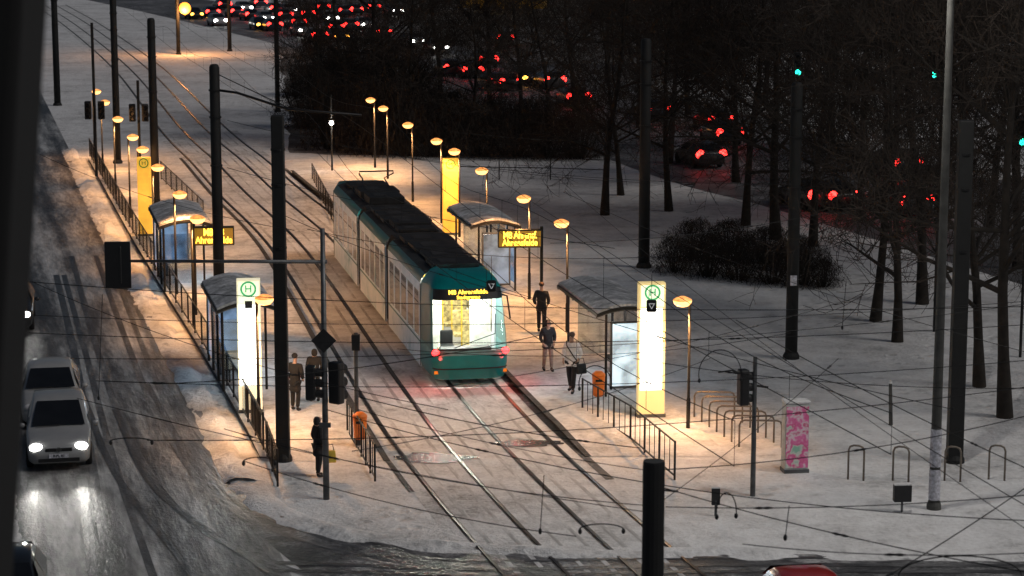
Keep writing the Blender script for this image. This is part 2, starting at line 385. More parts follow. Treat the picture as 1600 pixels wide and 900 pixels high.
for pts,wd in (([(150,400),(200,540),(262,680),(370,800),(600,878),(950,915)],.22),([(112,400),(150,540),(205,690),(310,825),(520,915)],.22),([(170,400),(222,540),(285,680),(395,795),(640,872),(1000,905)],.2),([(190,420),(250,560),(300,660),(350,720)],.2),([(88,430),(118,560),(140,700),(165,860),(175,960)],.24),([(100,430),(136,560),(172,700),(225,860),(260,960)],.2),([(52,745),(48,830),(52,960)],.3),([(128,745),(140,850),(158,960)],.3),([(300,690),(400,790),(640,862)],.18),([(230,600),(300,720),(430,830),(760,905)],.18),([(180,640),(240,760),(400,880),(500,940)],.2),([(130,620),(180,740),(280,870),(330,940)],.2),([(430,880),(800,890),(1100,883),(1650,885)],.26),([(560,868),(800,877),(1100,872),(1650,874)],.18),([(430,892),(800,899),(1100,894),(1650,894)],.22)):
    zt_+=.0006
    c=catmull([plane(*p) for p in pts],8); ribbon('tyre_mark',TYRE,offset(c,-wd/2),offset(c,wd/2),zt_)
def blob(name,mat,px,py,rx,ry,z):
    pts=[]
    for i in range(40):
        a=2*PI*i/40; k=1+.45*mnoise.noise((px*.1+math.cos(a)*1.6,py*.1+math.sin(a)*1.6,0))+.25*mnoise.noise((px+math.cos(a)*4,py+math.sin(a)*4,2)); pts.append(plane(px+rx*k*math.cos(a),py+ry*k*math.sin(a)))
    return polygon(name,mat,pts,z)
blob('melt_patch',WET,676,716,62,8,.022); blob('melt_patch',WET,826,693,50,6,.022)
# ------------------------------------------------------------------ masts
def mast(px,pyb,pyt,wd,label,square=False,mat=MAST,top=.9,z=0,cat='mast',bands=True):
    b=plane(px,pyb,z); h=at(px,pyt,b.y).z-z
    t=thing('catenary_mast' if cat=='mast' else 'lamp_pole',label,cat,b); m=MB(); r=wd/2
    if square:
        m.hexa([(-r,-r,0),(r,-r,0),(r,r,0),(-r,r,0)],[(-r*top,-r*top,h),(r*top,-r*top,h),(r*top,r*top,h),(-r*top,r*top,h)])
        m.build('shaft',mat,t,bevel=.03)
    else:
        m.tube([(0,0,0),(0,0,h*.5),(0,0,h-.12),(0,0,h-.03),(0,0,h)],[r,r*(1+top)/2,r*top,r*top*(.8 if bands else .98),r*top*(.4 if bands else .95)],16); m.build('shaft',mat,t,smooth=bands)
    MB().lathe([(r*1.35,0),(r*1.35,.1),(r*1.05,.22)],n=16).build('foot_collar',mat,t)
    if bands:
        for zz in (h*.62,h*.8,h*.9): MB().lathe([(r*1.08,zz),(r*1.08,zz+.06)],n=16).build('clamp_band',BLACK,t)
    return t,h
mast(443,720,180,.37,'square black mast at the near end of the left platform',True,z=0)
m2,h2=mast(344,515,100,.40,'tall round black mast rising behind the near left shelter',z=PZ)
mast(244,332,28,.42,'round black mast behind the far left shelter',z=PZ)
mast(184,255,-5,.42,'black mast among the far lamps of the left platform',z=PZ)
mast(90,165,-40,.5,'black mast standing alone in snow at the far left')
mast(434,175,-30,.36,'thin black mast right of the far tracks')
mast(359,80,-60,.42,'distant black mast above the far tracks, left of the thin one')
m8,h8=mast(279,85,-60,.4,'distant pole beside the bright orange light at top left')
mast(1006,418,60,.48,'black mast in the snow behind the near right shelter')
m12,h12=mast(1236,560,128,.42,'black mast right of the dark bush, with a small white notice')
MB().box((0,-.23,h12*.29),(.22,.02,.34)).build('notice',PAPER,m12)
mast(1491,722,188,.42,'square black mast at the far right next to the pale lamp pole',True)
m14,h14=mast(1459,795,-110,.28,'tall grey lamp pole wrapped in white posters on the right',mat=LGREY,cat='lamp pole',top=.55,bands=False)
MB().lathe([(.148,.25),(.148,1.05)],n=20).build('poster',PAPER,m14)
MB().lathe([(.145,1.12),(.145,2.1)],n=20).build('poster',PAPER,m14)
MB().tube([(0,0,h14-.1),(0,0,h14+.6),(-.3,-.2,h14+.9),(-1.4,-.8,h14+1.0)],.05).build('lamp_arm',LGREY,m14,smooth=True)
MB().ball((-1.8,-1.05,h14+1.0),.5,.22,.1).build('luminaire',GREY,m14,smooth=True)
MB().ball((-1.8,-1.05,h14+.93),.4,.16,.07).build('lens',WLENS,m14,smooth=True)
light('POINT','lamp_light',(-1.8,-1.05,h14+.6),1700,(1,.95,.89),m14,.3)
m15,h15=mast(1013,1500,720,.32,'dark mast top rising from the bottom edge of the view',bands=False,top=.98)
MB().tube([(.1,0,h15-.42),(.35,0,h15-.45)],.015).build('hook',BLACK,m15)
MB().tube([(0,0,h2-.9),(.8,-.1,h2-1.0),(2.6,-.4,h2-1.55),(5.2,-1,h2-1.7)],.045).build('bracket_arm',BLACK,m2,smooth=True)
MB().tube([(0,0,h2-.3),(2.6,-.4,h2-1.5)],.018).build('stay_wire',BLACK,m2)
p=at(289,13,m8.location.y)-m8.location
MB().tube([(0,0,p.z+.1),(p.x,0,p.z+.1)],.06).build('lamp_arm',MAST,m8)
MB().ball((p.x,p.y-.1,p.z),.6,.5,.6).build('lens',M('orange_lens',(.9,.4,.1),.4,emit=(1,.26,.025),es=3.6),m8,smooth=True)
light('POINT','lamp_light',(p.x,-1.2,p.z-.5),1700,(1,.42,.13),m8,.3)
# ------------------------------------------------------------------ platform lamps
def make_lamp():
    t=thing('platform_lamp','','street lamp',(0,0,0))
    MB().tube([(0,0,0),(0,0,1.0),(0,0,1.05),(0,0,3.86)],[.062,.06,.045,.04],10).build('pole',RAILING,t,smooth=True)
    MB().tube([(0,0,3.7),(-.05,0,3.88),(-.22,0,3.95)],.025).build('arm',RAILING,t,smooth=True)
    hd=MB().lathe([(.27,3.93),(.275,3.95),(.2,4.0),(.08,4.05),(.02,4.06)],(-.22,0,0)).build('lamp_cap',M('lamp_cap_glow',(.7,.4,.2),.6,0,.4,7,emit=(1,.34,.07),es=1.6,evar=.45),t,smooth=True)
    MB().lathe([(.06,3.74),(.17,3.77),(.25,3.85),(.275,3.925)],(-.22,0,0)).build('lens',LENS,hd,smooth=True)
    light('SPOT','lamp_light',(-.24,0,3.72),1050,(1,.47,.165),t,.12,(0,R(22),0),R(148),.5)
    return t
lp=make_lamp(); used=False
RL=[(1075,467),(886,349),(827,311),(761,268),(718,238),(690,222),(645,197),(606,170),(586,157)]
LL=[(405,467),(303,343),(276,305),(242,263),(219,235),(204,216),(181,188),(161,162),(148,145)]
for side,lst in (('right',RL),('left',LL)):
    for i,(px,pt) in enumerate(lst):
        b=plane(px,(pt+40.3)/.748-2,PZ if 0<i<7 else (0 if side=='right' else PZ))
        o=lp if not used else copy_tree(lp); used=True
        o.location=b; o.rotation_euler.z=R(10) if side=='right' else PI+R(10)
        o['group']='orange lamps along the tram platforms'
        o['label']='%s glowing orange platform lamp from the near end, %s platform row'%(ORD[i],side)
b=plane(519,268); t=thing('street_lamp','single white lamp on a thin pole behind the tram','street lamp',b)
hh=at(519,192,b.y).z
MB().tube([(0,0,0),(0,0,hh+1.6)],[.05,.035]).build('pole',MAST,t); MB().ball((0,-.1,hh),.13,.13,.13).build('lens',WLENS,t,smooth=True)
MB().box((0,0,hh+.14),(.3,.3,.05)).build('lamp_cap',MAST,t)
light('POINT','lamp_light',(0,-.35,hh),120,(1,.95,.85),t,.1)
# ------------------------------------------------------------------ fences
def fence(pts,h,sp,label,bars=0,z=0,name='railing',mat=RAILING):
    O=pts[0].copy(); O.z=z; t=thing(name,label,'railing',O)
    P=[]
    for a,b in zip(pts,pts[1:]):
        k=max(1,round((b-a).length/sp)); P+=[a+(b-a)*i/k for i in range(k)]
    P.append(pts[-1]); P=[Vector((p.x,p.y,z))-O for p in P]
    for zz in ((h,.12) if bars else (h,h*.55)):
        MB().tube([p+Vector((0,0,zz)) for p in P],.026,6).build('rail',mat,t)
    for p in P: MB().tube([p,p+Vector((0,0,h+.03))],.030,6).build('post',mat,t)
    if bars:
        m=MB()
        for a,b in zip(P,P[1:]):
            k=max(2,int((b-a).length/bars))
            for i in range(1,k):
                q=a+(b-a)*i/k
                if bars>=.25: MB().tube([q+Vector((0,0,.12)),q+Vector((0,0,h))],.013,5).build('bar',mat,t)
                else: m.tube([q+Vector((0,0,.12)),q+Vector((0,0,h))],.007,4,False)
        if m.v: m.build('bar_infill',mat,t)
    return t
fence([Vector((xat(FC,y)+.05,y,0)) for y in (61,66,71,76,82,88,95,102,110,118,126,133)],1.05,2.0,'long dark bar railing between the left road and platform',.24,PZ)
fence([plane(434,760),plane(418,715),plane(385,655)],1.0,1.4,'short railing ending beside the square black mast',.3)
fence([plane(1054,750),plane(985,690),plane(910,645)],1.05,1.3,'barred railing right of the tracks near the bike racks',.42)
fence([plane(586,752),plane(565,715),plane(543,680)],1.0,1.0,'short railing beside the orange bin on the left',.33)
fence([plane(318,352),plane(285,318),plane(252,285)],1.0,2.0,'short railing along the tracks behind the far left shelter',.4,PZ)
fence([plane(522,352),plane(505,318),plane(488,284)],1.0,1.8,'short railing at the far end of the tram',.6)
fence([plane(700,278),plane(780,280),plane(860,281),plane(945,284)],1.2,3.0,'low park fence in front of the dark hedge')
# ------------------------------------------------------------------ shelters
def shelter(px,py,rz,L,W,label,adv_front,hh=2.55):
    t=thing('tram_shelter',label,'shelter',plane(px,py,PZ),rz,'curved roof tram shelters')
    n=10
    def arc(zoff,ov=.1): return [(-W/2-ov+(W+2*ov)*i/n, hh+zoff+.30*math.sin(PI*(i/n*.85+.1))-.05) for i in range(n+1)]
    m=MB(); m.loft([[Vector((x,y,z)) for x,z in arc(.13,.06)+arc(.05,.06)[::-1]] for y in (-L/2-.06,-L/6,L/6,L/2+.06)])
    rf=m.build('roof',ROOFSNOW,t,smooth=False)
    m=MB(); m.loft([[Vector((x,y,z)) for x,z in arc(.048)+arc(-.04)[::-1]] for y in (-L/2-.1,L/2+.1)]); m.build('roof_frame',RAILING,t)
    for i in range(6):
        y=-L/2+L*i/5; b2=arc(-.05); MB().tube([Vector((x,y,z-.02)) for x,z in b2],.03,6).build('roof_rib',GREY,rf)
    for y in (-L/2+.1,-L/6,L/6,L/2-.1):
        MB().tube([(W/2-.1,y,0),(W/2-.1,y,hh+.02)],.045,8).build('post',RAILING,t)
    for y in (-L/2+.1,L/2-.1):
        MB().tube([(-W/2+.25,y,0),(-W/2+.25,y,hh+.05)],.04,8).build('post',RAILING,t)
    for i in range(3):
        y0=-L/2+.2+i*(L-.3)/3; ln=(L-.3)/3-.1
        MB().box((W/2-.1,y0+ln/2,1.25),(.02,ln,1.9)).build('back_pane',(BLUEP if i==0 and not adv_front else GLS),t)  # first back pane emits blue, standing in for glow from the advert box
    aw=W*.56; ax=W*.02
    MB().box((ax,-L/2+.1,1.3),(aw,.06,1.95),).build('advert_panel',ADV if adv_front else BLUEP,t)
    fr_=[((x,-L/2+.1,1.3),(.06,.1,2.1)) for x in (ax-aw/2-.03,ax+aw/2+.03)]+[((ax,-L/2+.1,z),(aw+.12,.1,.06)) for z in (.28,2.32)]
    for c,d in fr_: MB().box(c,d).build('advert_frame',GREY,t)
    MB().box((W*.12,L/2-.1,1.3),(W*.62,.03,1.95)).build('side_pane',GLS,t)
    MB().box((W/2-.42,0,.46),(.4,L*.55,.06)).build('bench',RAILING,t)
    for y in (-L*.22,L*.22): MB().box((W/2-.42,y,.22),(.06,.06,.44)).build('bench_leg',RAILING,t)
    light('POINT','shelter_light',(0,0,hh-.25),120,(.85,.93,1),t,.3)
    return t
shelter(948,592,R(12),5.2,1.85,'curved roof shelter on the right platform beside the walking people',True)
shelter(755,440,R(12),5.0,1.8,'snow capped shelter on the right platform beside the tram roof',False)
shelter(374,585,R(13)+PI,5.0,1.7,'near left shelter behind the tall lit stop column',False)
shelter(283,437,R(13)+PI,5.6,1.9,'far left shelter with blue lit panes beside the road',False)
# ------------------------------------------------------------------ lit stop columns
def column(px,py,rz,wd,hh,label,white=True,emblem=False):
    t=thing('stop_column',label,'stop sign',plane(px,py,PZ),rz,'lit tram stop columns')
    hg=HGREEN if white else HYEL
    MB().box((0,0,hh/2),(wd,.34,hh)).build('casing',(SIGNP if emblem else SIGNY) if white else SIGNF,t,bevel=.02)
    MB().box((-.02,-.178,hh*.51),(wd*.82,.012,hh*.61)).build('light_panel',SIGNW if white else SIGNF,t)
    MB().box((0,-.178,hh*.905),(wd*.86,.012,hh*.16)).build('sign_head',SIGNH if white else SIGNF,t)
    r=hh*(.052 if white else .055); zc=hh*.93; ring=MB(); ring.tube([(r*math.cos(a*PI/12),-.19,zc+r*math.sin(a*PI/12)) for a in range(25)],r*.14,6,False); ring.build('emblem_ring',hg,t)
    text('H',hg,r*1.45,t,(0,-.192,zc),name='emblem_letter')
    if emblem: MB().box((0,-.19,hh*.815),(.22,.012,.22)).build('emblem_plate',SIGNG,t,bevel=.004)
    MB().box((0,0,.05),(wd+.06,.42,.1)).build('plinth',GREY,t)
    light('POINT','panel_glow',(0,-.9,hh*.5),45 if white else 12,(.95,1,.9) if white else (1,.6,.2),t,.3)
    return t
column(1016,650,R(6),.80,4.05,'tall white lit stop column right of the near shelter')
column(392,643,R(6),.70,4.05,'tall white lit stop column on the left platform',True,True)
column(704,366,R(6),.72,3.5,'small yellow stop column beside the far end of the tram',False)
column(228,368,R(6),.62,3.6,'small yellow stop column among the far left lamps',False)
# ------------------------------------------------------------------ led displays
LEDS=M('led_screen',(.1,.05,.01),.4,0,.3,20,emit=(1,.50,.03),es=.24)
def led(px,py,pt,pb,wpx,txt,label,dx):
    b=plane(px,py,PZ); t=thing('departure_display',label,'display board',b,R(4),'amber departure boards')
    zt=at(px,pt,b.y).z-PZ; zb=at(px,pb,b.y).z-PZ; ww=wpx*b.y/F*1.02
    MB().tube([(0,0,0),(0,0,zt+.1)],.06).build('post',RAILING,t)
    MB().box((dx*ww/2,0,(zt+zb)/2),(ww,.28,zt-zb)).build('housing',BLK,t,bevel=.02)
    MB().box((dx*ww/2,-.143,(zt+zb)/2),(ww*.95,.004,(zt-zb)*.86)).build('screen',LEDS,t)
    text(txt,AMBER,(zt-zb)*.56,t,(dx*ww/2,-.15,zt-(zt-zb)*.3),space=.92,sx=.74)
    text('Ahrensfelde',AMBER,(zt-zb)*.5,t,(dx*ww/2,-.15,zt-(zt-zb)*.72),sx=.8)
    light('POINT','display_glow',(dx*ww/2,-.6,(zt+zb)/2),9,(1,.6,.1),t,.2)
led(846,482,358,386,68,'M8 Ahrensf.','amber departure board on the right platform beside the tram',-1)
led(306,492,354,383,62,'M8 M8','amber departure board on the left platform behind a lamp',1)
# ------------------------------------------------------------------ tram
nose=plane(737,606); tailp=plane(552,390); dv=(tailp-nose); trz=math.atan2(-dv.x,dv.y)
TR=thing('tram','teal and white articulated tram with red tail lights at the platform','tram',nose,trz)
tabs=[(.26,1.15,.12),(.45,1.2,.03),(.75,1.24,0),(1.05,1.25,.02),(1.2,1.25,.05),(1.7,1.235,.19),(2.2,1.21,.34),(2.76,1.18,.5),(3.1,1.14,.62),(3.3,1.05,.85),(3.48,.9,1.3),(3.56,.7,1.9)]
exx={.26:1.2,3.1:1.22,3.3:1.08,3.48:.92,3.56:.72}
def itp(z,k):
    for a,b in zip(tabs,tabs[1:]):
        if a[0]<=z<=b[0]: return a[k]+(b[k]-a[k])*(z-a[0])/(b[0]-a[0])
    return tabs[-1][k]
def cab(u,z):
    if abs(u)>1: return Vector((math.copysign(exx.get(z,1.25),u),2.4,z))
    a=u*PI/2; e=.45; s=math.copysign(abs(math.sin(a))**e,u) if u else 0
    return Vector((itp(z,1)*s, itp(z,2)+.8*(1-max(0,math.cos(a))**e), z))
US=[round(u,3) for u in [-1.2]+[-1+i*.1 for i in range(21)]+[1.2]]
def skinpart(name,zs,us,mat,parent=TR):
    m=MB(); m.grid([[cab(u,z) for u in us] for z in zs]); return m.build(name,mat,parent,True)
Z=[t[0] for t in tabs]
skinpart('end_panel',Z[:4],US,TEAL); skinpart('light_band',Z[3:5],US,BAND)
mid=[u for u in US if abs(u)<=.7]
scr=skinpart('rear_screen',Z[4:8],mid,GLF)
skinpart('corner_pillar',Z[4:9],[u for u in US if u<=-.7],TEALD); skinpart('corner_pillar',Z[4:9],[u for u in US if u>=.7],TEALD)
dsp=skinpart('destination_display',Z[7:9],mid,BLK)
skinpart('roof_cap',Z[8:],US,TEAL)
for z0,tx,sz in ((3.0,'M8 Ahrensfelde',.20),(2.84,'Stadtgrenze',.16)):
    text(tx,AMBER,sz,dsp,(-.0,itp(z0,2)-.02,z0),(R(72.5),0,0))
MB().tube([cab(-.1,1.3)+Vector((0,-.03,0)),cab(.25,1.7)+Vector((0,-.04,0)),cab(.3,2.3)+Vector((0,-.04,0))],.015,5).build('wiper',BLK,scr)
MB().tube([cab(u,1.24)+Vector((0,-.01,0)) for u in mid],.02,5).build('screen_trim',MATTE,scr)
for s in (-1,1):
    p=cab(s*.58,1.14); MB().ball(p+Vector((0,-.02,0)),.125,.09,.11).build('tail_light',RED,TR,smooth=True)
    p=cab(s*.4,.95); MB().ball(p+Vector((0,-.005,0)),.07,.03,.05).build('fog_lamp',HOFF,TR,smooth=True)
    p=cab(s*.6,.5); MB().box(p+Vector((0,-.02,0)),(.16,.03,.1)).build('reflector',YEL,TR)
    light('POINT','tail_glow',cab(s*.58,1.14)+Vector((s*.15,-.45,-.1)),22,(1,.03,.02),TR,.1)
MB().tube([cab(u,.62)+Vector((0,-.01,0)) for u in US[3:-3]],.02,5).build('bumper_line',BLK,TR)
for s in (-1,1): MB().box((s*.82,2.9,1.75),(.7,.06,2.7)).build('bulkhead',CREAM,TR)
MB().box((0,2.9,2.95),(.95,.06,.35)).build('bulkhead_header',CREAM,TR)
MB().hexa([(-1.0,.35,.30),(1.0,.35,.30),(1.2,2.4,.30),(-1.2,2.4,.30)],[(-1.0,.35,.36),(1.0,.35,.36),(1.2,2.4,.36),(-1.2,2.4,.36)]).build('cab_floor',CABFLOOR,TR)
MB().box((0,1.25,.9),(1.7,.5,.4)).build('driver_desk',GREY,TR,bevel=.05)
m=MB(); m.box((-.45,1.9,1.0),(.42,.4,.14)); m.box((-.45,2.1,1.25),(.42,.1,.5)); m.build('driver_seat',RUB,TR,bevel=.04)
secs=[(2.4,9.7),(10.4,17.3),(18.0,25.6)]
for si,(a,b) in enumerate(secs):
    for s in (-1,1):
        m=MB(); x=s*1.22
        m.box((x,(a+b)/2,.72),(.06,b-a,.92)); m.box((x,(a+b)/2,2.86),(.06,b-a,.32))
        n=5; st=(b-a)/n
        for i in range(n+1):
            wd=.24 if 0<i<n else .36; yy=a+i*st; yy=min(max(yy,a+wd/2),b-wd/2); m.box((x,yy,1.94),(.06,wd,1.52))
        m.build('side_panel',SIDEM,TR)
        for i in range(n):
            y0=a+i*st+.12; y1=a+(i+1)*st-.12
            if i==0: y0+=.14
            if i==n-1: y1-=.14
            wdw=MB().box((s*1.235,(y0+y1)/2,1.94),(.012,y1-y0-.01,1.5)).build('window',GLW,TR)
            MB().box((s*1.24,(y0+y1)/2,2.3),(.014,y1-y0-.02,.035)).build('window_bar',BLK,wdw)
        m=MB(); m.grid([[(s*1.25,a,3.02),(s*1.25,b,3.02)],[(s*1.2,a,3.2),(s*1.2,b,3.2)],[(s*1.08,a,3.33),(s*1.08,b,3.33)]],s>0); m.build('roof_edge',TEALD,TR,True)
        MB().box((s*1.256,(a+b)/2,1.08),(.008,b-a,.06)).build('stripe',TEAL,TR)
        for y in (a+.02,b-.02): MB().box((s*1.256,y,1.65),(.01,.05,2.7)).build('panel_joint',BLK,TR)
    m=MB(); m.grid([[(-1.08,a,3.33),(-1.08,b,3.33)],[(-.8,a,3.42),(-.8,b,3.42)],[(0,a,3.44),(0,b,3.44)],[(.8,a,3.42),(.8,b,3.42)],[(1.08,a,3.33),(1.08,b,3.33)]],True); m.build('roof',ROOFM,TR)
    MB().box((0,(a+b)/2,.33),(2.36,b-a,.06)).build('floor',CABFLOOR,TR)
    for x in (-.55,.55): MB().box((x,(a+b)/2,3.15),(.22,b-a-.5,.04)).build('ceiling_light',CEIL,TR)
    MB().box((0,(a+b)/2,.2),(1.9,2.2,.28)).build('bogie',BLK,TR)
    for i in range(4):
        y=a+.9+i*(b-a-1.6)/3
        for s in (-1,1):
            if si>0 and i%2: continue
            m=MB(); m.box((s*.75,y,.72),(.85,.45,.12)); m.box((s*.75,y+.24,1.12),(.85,.1,.8)); m.build('seat',SEAT,TR,bevel=.04)
            MB().tube([(s*.32,y+.24,.36),(s*.32,y+.24,3.1)],.026,6).build('grab_pole',YEL,TR)
    y=a+.25
    while y<b-.7:
        ln=random.choice((1.1,1.5,1.9)); ln=min(ln,b-.15-y); hz=random.choice((.14,.22,.30)); wx=random.choice((1.4,1.6,1.75))
        u=MB().box((0,y+ln/2,3.43+hz/2),(wx,ln-.22,hz)).build('roof_unit',ROOFU,TR,bevel=.03)
        MB().box((-.2,y+ln/2,3.43+hz+.008),(wx*.35,ln*.5,.02)).build('vent_cover',ROOFM,u)
        MB().box((wx/2+.06,y+ln/2,3.47),(.05,ln*.8,.06)).build('cable_duct',DUCT,u)
        y+=ln
light('POINT','cab_light',(.0,1.6,2.7),400,(1,.96,.84),TR,.2)
light('POINT','vehicle_light',(0,5,2.85),220,(1,.95,.8),TR,.2)
light('POINT','vehicle_light',(0,8.5,2.85),140,(1,.95,.8),TR,.2)
for y0,y1 in ((9.7,10.4),(17.3,18.0)):
    m=MB(); rings=[]
    for i in range(8):
        y=y0+(y1-y0)*i/7; k=1.2 if i%2 else 1.12
        rings.append([Vector((q[0]*k,y,q[1]+(.02 if i%2 else 0))) for q in ((-1,.35),(1,.35),(1,3.0),(.85,3.42),(-.85,3.42),(-1,3.0))])
    m.loft(rings).build('bellows',RUB,TR)
m=MB(); m.loft([[Vector((x*k,y,z)) for x,z in ((-1.25,.28),(1.25,.28),(1.25,3.0),(1.0,3.36),(-1.0,3.36),(-1.25,3.0))] for y,k in ((25.6,1),(26.3,.95),(26.8,.8))]).build('driver_cab',TEALD,TR)
m=MB(); m.tube([(-.6,21,3.6),(-.45,22.3,4.0),(-.7,21.4,4.3),(-.7,21.4,4.4),(.7,21.4,4.4),(.7,21.4,4.3),(.45,22.3,4.0),(.6,21,3.6)],.03,6)
m.build('pantograph',BLK,TR)
MB().tube([cab(1,2.76)+Vector((.0,.1,0)),cab(1,2.76)+Vector((.22,-.05,-.05)),cab(1,2.0)+Vector((.24,-.05,0))],.03,6).build('mirror',BLK,TR)
# ------------------------------------------------------------------ cars
def ring(y,wd,zb,zbelt,zt,wt):
    h=[(0,zt+.025),(wt*.6,zt+.018),(wt*.92,zt-.005),(wt,zt-.03),(wd*.985,zbelt),(wd,(zbelt+zb)/2+.05),(wd*.97,zb+.08),(wd*.86,zb),(0,zb)]
    pts=h+[(-x,z) for x,z in h[-2:0:-1]]
    return [Vector((x,y,z)) for x,z in pts]
RINGS=[(-2.1,.60,.36,.52,.60,.46),(-2.03,.74,.24,.62,.70,.60),(-1.8,.83,.2,.72,.82,.70),(-1.45,.865,.19,.79,.90,.74),(-1.02,.88,.19,.86,.975,.76),(-.55,.88,.19,.9,1.17,.67),(-.15,.88,.19,.92,1.42,.60),(.6,.88,.19,.93,1.475,.60),(1.3,.88,.19,.94,1.42,.585),(1.55,.875,.2,.95,1.31,.6),(1.93,.85,.22,.93,1.0,.70),(2.06,.82,.28,.84,.92,.70),(2.1,.74,.38,.76,.82,.66)]
def make_car(name,label,group,paint,loc,rz,lit_front=False,lit_rear=False,detail=True,tall=1.0,tl=1.0,hmat=None):
    t=thing(name,label,'car',loc,rz,group)
    def zz(z): return z if z<.95 else .95+(z-.95)*tall
    rg=[(y,a,b,c,zz(d),e*(1+.08*(tall-1)/.2)) for y,a,b,c,d,e in RINGS]
    m=MB(); m.loft([ring(*q) for q in rg]); bd=m.build('body',paint,t,True)
    def pane(nm,q): return MB().add(q,[(0,1,2,3)]).build(nm,CGL,t)
    n=Vector((0,-.45,.5)).normalized()*.035
    pane('windscreen',[Vector((-.72,-.97,1.03))+n,Vector((.72,-.97,1.03))+n,Vector((.57,-.2,zz(1.40)))+n,Vector((-.57,-.2,zz(1.40)))+n])
    n=Vector((0,.5,.4)).normalized()*.04
    pane('rear_window',[Vector((.66,1.9,1.06))+n,Vector((-.66,1.9,1.06))+n,Vector((-.56,1.5,zz(1.36)))+n,Vector((.56,1.5,zz(1.36)))+n])
    for s in (-1,1):
        for y0,y1,yt0,yt1 in ((-.78,.28,-.12,.28),(.36,1.6,.36,1.3)):
            zt=zz(1.36); q=[(s*.872,y0,.955),(s*.872,y1,.965),(s*.66,yt1,zt),(s*.66,yt0,zt)]
            pane('side_window',[Vector(p) for p in (q if s>0 else q[::-1])])
        p=Vector((s*.60,-2.0,.68)); MB().ball(p,.18*(1 if detail else 1.3),.10,.12*(1 if detail else 1.5)).build('headlight',(hmat or HEAD) if lit_front else HOFF,t,smooth=True)
        p=Vector((s*.70,2.03,.86)); MB().ball(p,.13*tl,.06,.13*tl).build('tail_light',REDF if lit_rear else UNT,t,smooth=True)
        for y in (-1.3,1.28):
            wl=MB().lathe([(.2,-.1),(.31,-.09),(.325,-.04),(.325,.04),(.31,.09),(.2,.1)],(s*.79,y,.325),20,'x').build('wheel',RUB,t,True)
            if detail: MB().lathe([(.02,s*.1),(.06,s*.105),(.19,s*.09),(.2,s*.06)],(s*.79,y,.325),16,'x').build('rim',GREY,wl,False)
        if detail:
            MB().ball((s*1.0,-.62,1.0),.1,.06,.075).build('mirror',paint,t,True)
    if detail:
        MB().box((0,-2.085,.62),(.72,.05,.09)).build('grille',BLK,t,bevel=.01)
        MB().box((0,-2.09,.34),(1.1,.06,.1)).build('lower_grille',BLK,t,bevel=.01)
        pl=MB().box((0,-2.12,.46),(.52,.02,.11)).build('number_plate',PAPER,t)
        text('B PL 81',BLK,.1,pl,(0,-2.134,.46))
        bd=MB().tube([(.06*math.cos(i*PI/8),-2.12,.63+.06*math.sin(i*PI/8)) for i in range(17)],.009,5,False).build('badge',GREY,t)
        text('W',GREY,.07,bd,(0,-2.125,.625))
        MB().tube([(-.6,-1.03,1.05),(.05,-1.02,1.07)],.012,4).build('wiper',BLK,t)
    return t
def fwd(px,py,rz,d):
    b=plane(px,py); return b+Vector((-math.sin(rz),math.cos(rz),0))*d
rzc=R(11)
c1=make_car('hatchback_car','silver car with blazing headlights driving toward the camera',None,PSIL,fwd(93,737,rzc,2.05),rzc,True,tall=1.35)
for s in (-1,1):
    light('SPOT','headlight_beam',(s*.6,-2.2,.66),70,(1,.97,.9),c1,.07,(R(83),0,PI),R(32))
make_car('following_car','pale car close behind the silver car with bright headlights',None,PWHT,fwd(80,672,rzc,2.05),rzc,False,False,True,1.15)
make_car('oncoming_car','dark car with one white headlight farther back on the left road',None,PDRK,fwd(14,522,rzc,2.05),rzc,True,False,True)
make_car('red_car','red car roof at the bottom right edge',None,PRED,plane(1272,1016),R(8),False,False,True)
make_car('dark_car','dark car roof beside the red car at the bottom edge',None,PDRK,plane(1392,1040),R(8),False,False,True)
make_car('dark_car','dark car at the bottom left corner',None,PDRK,plane(8,976),R(10),False,False,True)
fl=[(333,18,0),(352,6,0),(372,17,0),(395,22,0),(408,3,0),(420,26,1),(430,38,0),(433,12,0),(447,22,0),(456,14,1),(468,33,0),(478,45,1),(482,20,0),(500,54,0),(506,10,0),(520,26,1),(526,41,0),(549,38,0),(540,16,0),(558,14,0),(575,36,1),(585,10,0),(600,50,0),(622,14,1),(710,105,0),(740,108,0),(764,92,0),(778,126,0),(798,127,0),(868,124,0),(1030,172,0),(1112,241,0),(1128,187,0),(1142,207,0),(1322,306,0),(1420,254,0),(1434,314,0),(790,58,0),(905,150,0),(308,20,2),(345,30,1),(386,10,1),(655,62,1),(690,72,1),(412,36,2),(535,54,2),(832,118,2),(1290,304,0)]
fl.sort(); protos=[make_car('distant_car','','cars of the far night traffic',p,(0,0,0),0,False,True,False,tl=2.0) for p in (PDRK,PBLU,PGRY)]
protos+=[make_car('distant_car','','cars of the far night traffic',PWHT,(0,0,0),0,True,False,False),make_car('distant_car','','cars of the far night traffic',PDRK,(0,0,0),0,True,False,False,hmat=AMBL)]
seen=set(); cnt=[0,0,0]
for i,(px,py,kd) in enumerate(fl):
    b=plane(px,py,.86); k=i%3 if kd==0 else 2+kd
    if k in seen: o=copy_tree(protos[k])
    else: o=protos[k]; seen.add(k)
    ang=math.atan2(-(xat(FR,b.y+3)-xat(FR,b.y-3)),6)
    dirv=Vector((-math.sin(ang),math.cos(ang),0))
    o.location=Vector((b.x,b.y,.008))+dirv*2.05; o.rotation_euler.z=ang+(PI if kd==0 else 0)
    o['label']=('%s car from the left with red tail lights in the far traffic','%s car from the left with white headlights in the far traffic','%s car from the left with amber lights in the far traffic')[kd]%ORD[cnt[kd]]; cnt[kd]+=1
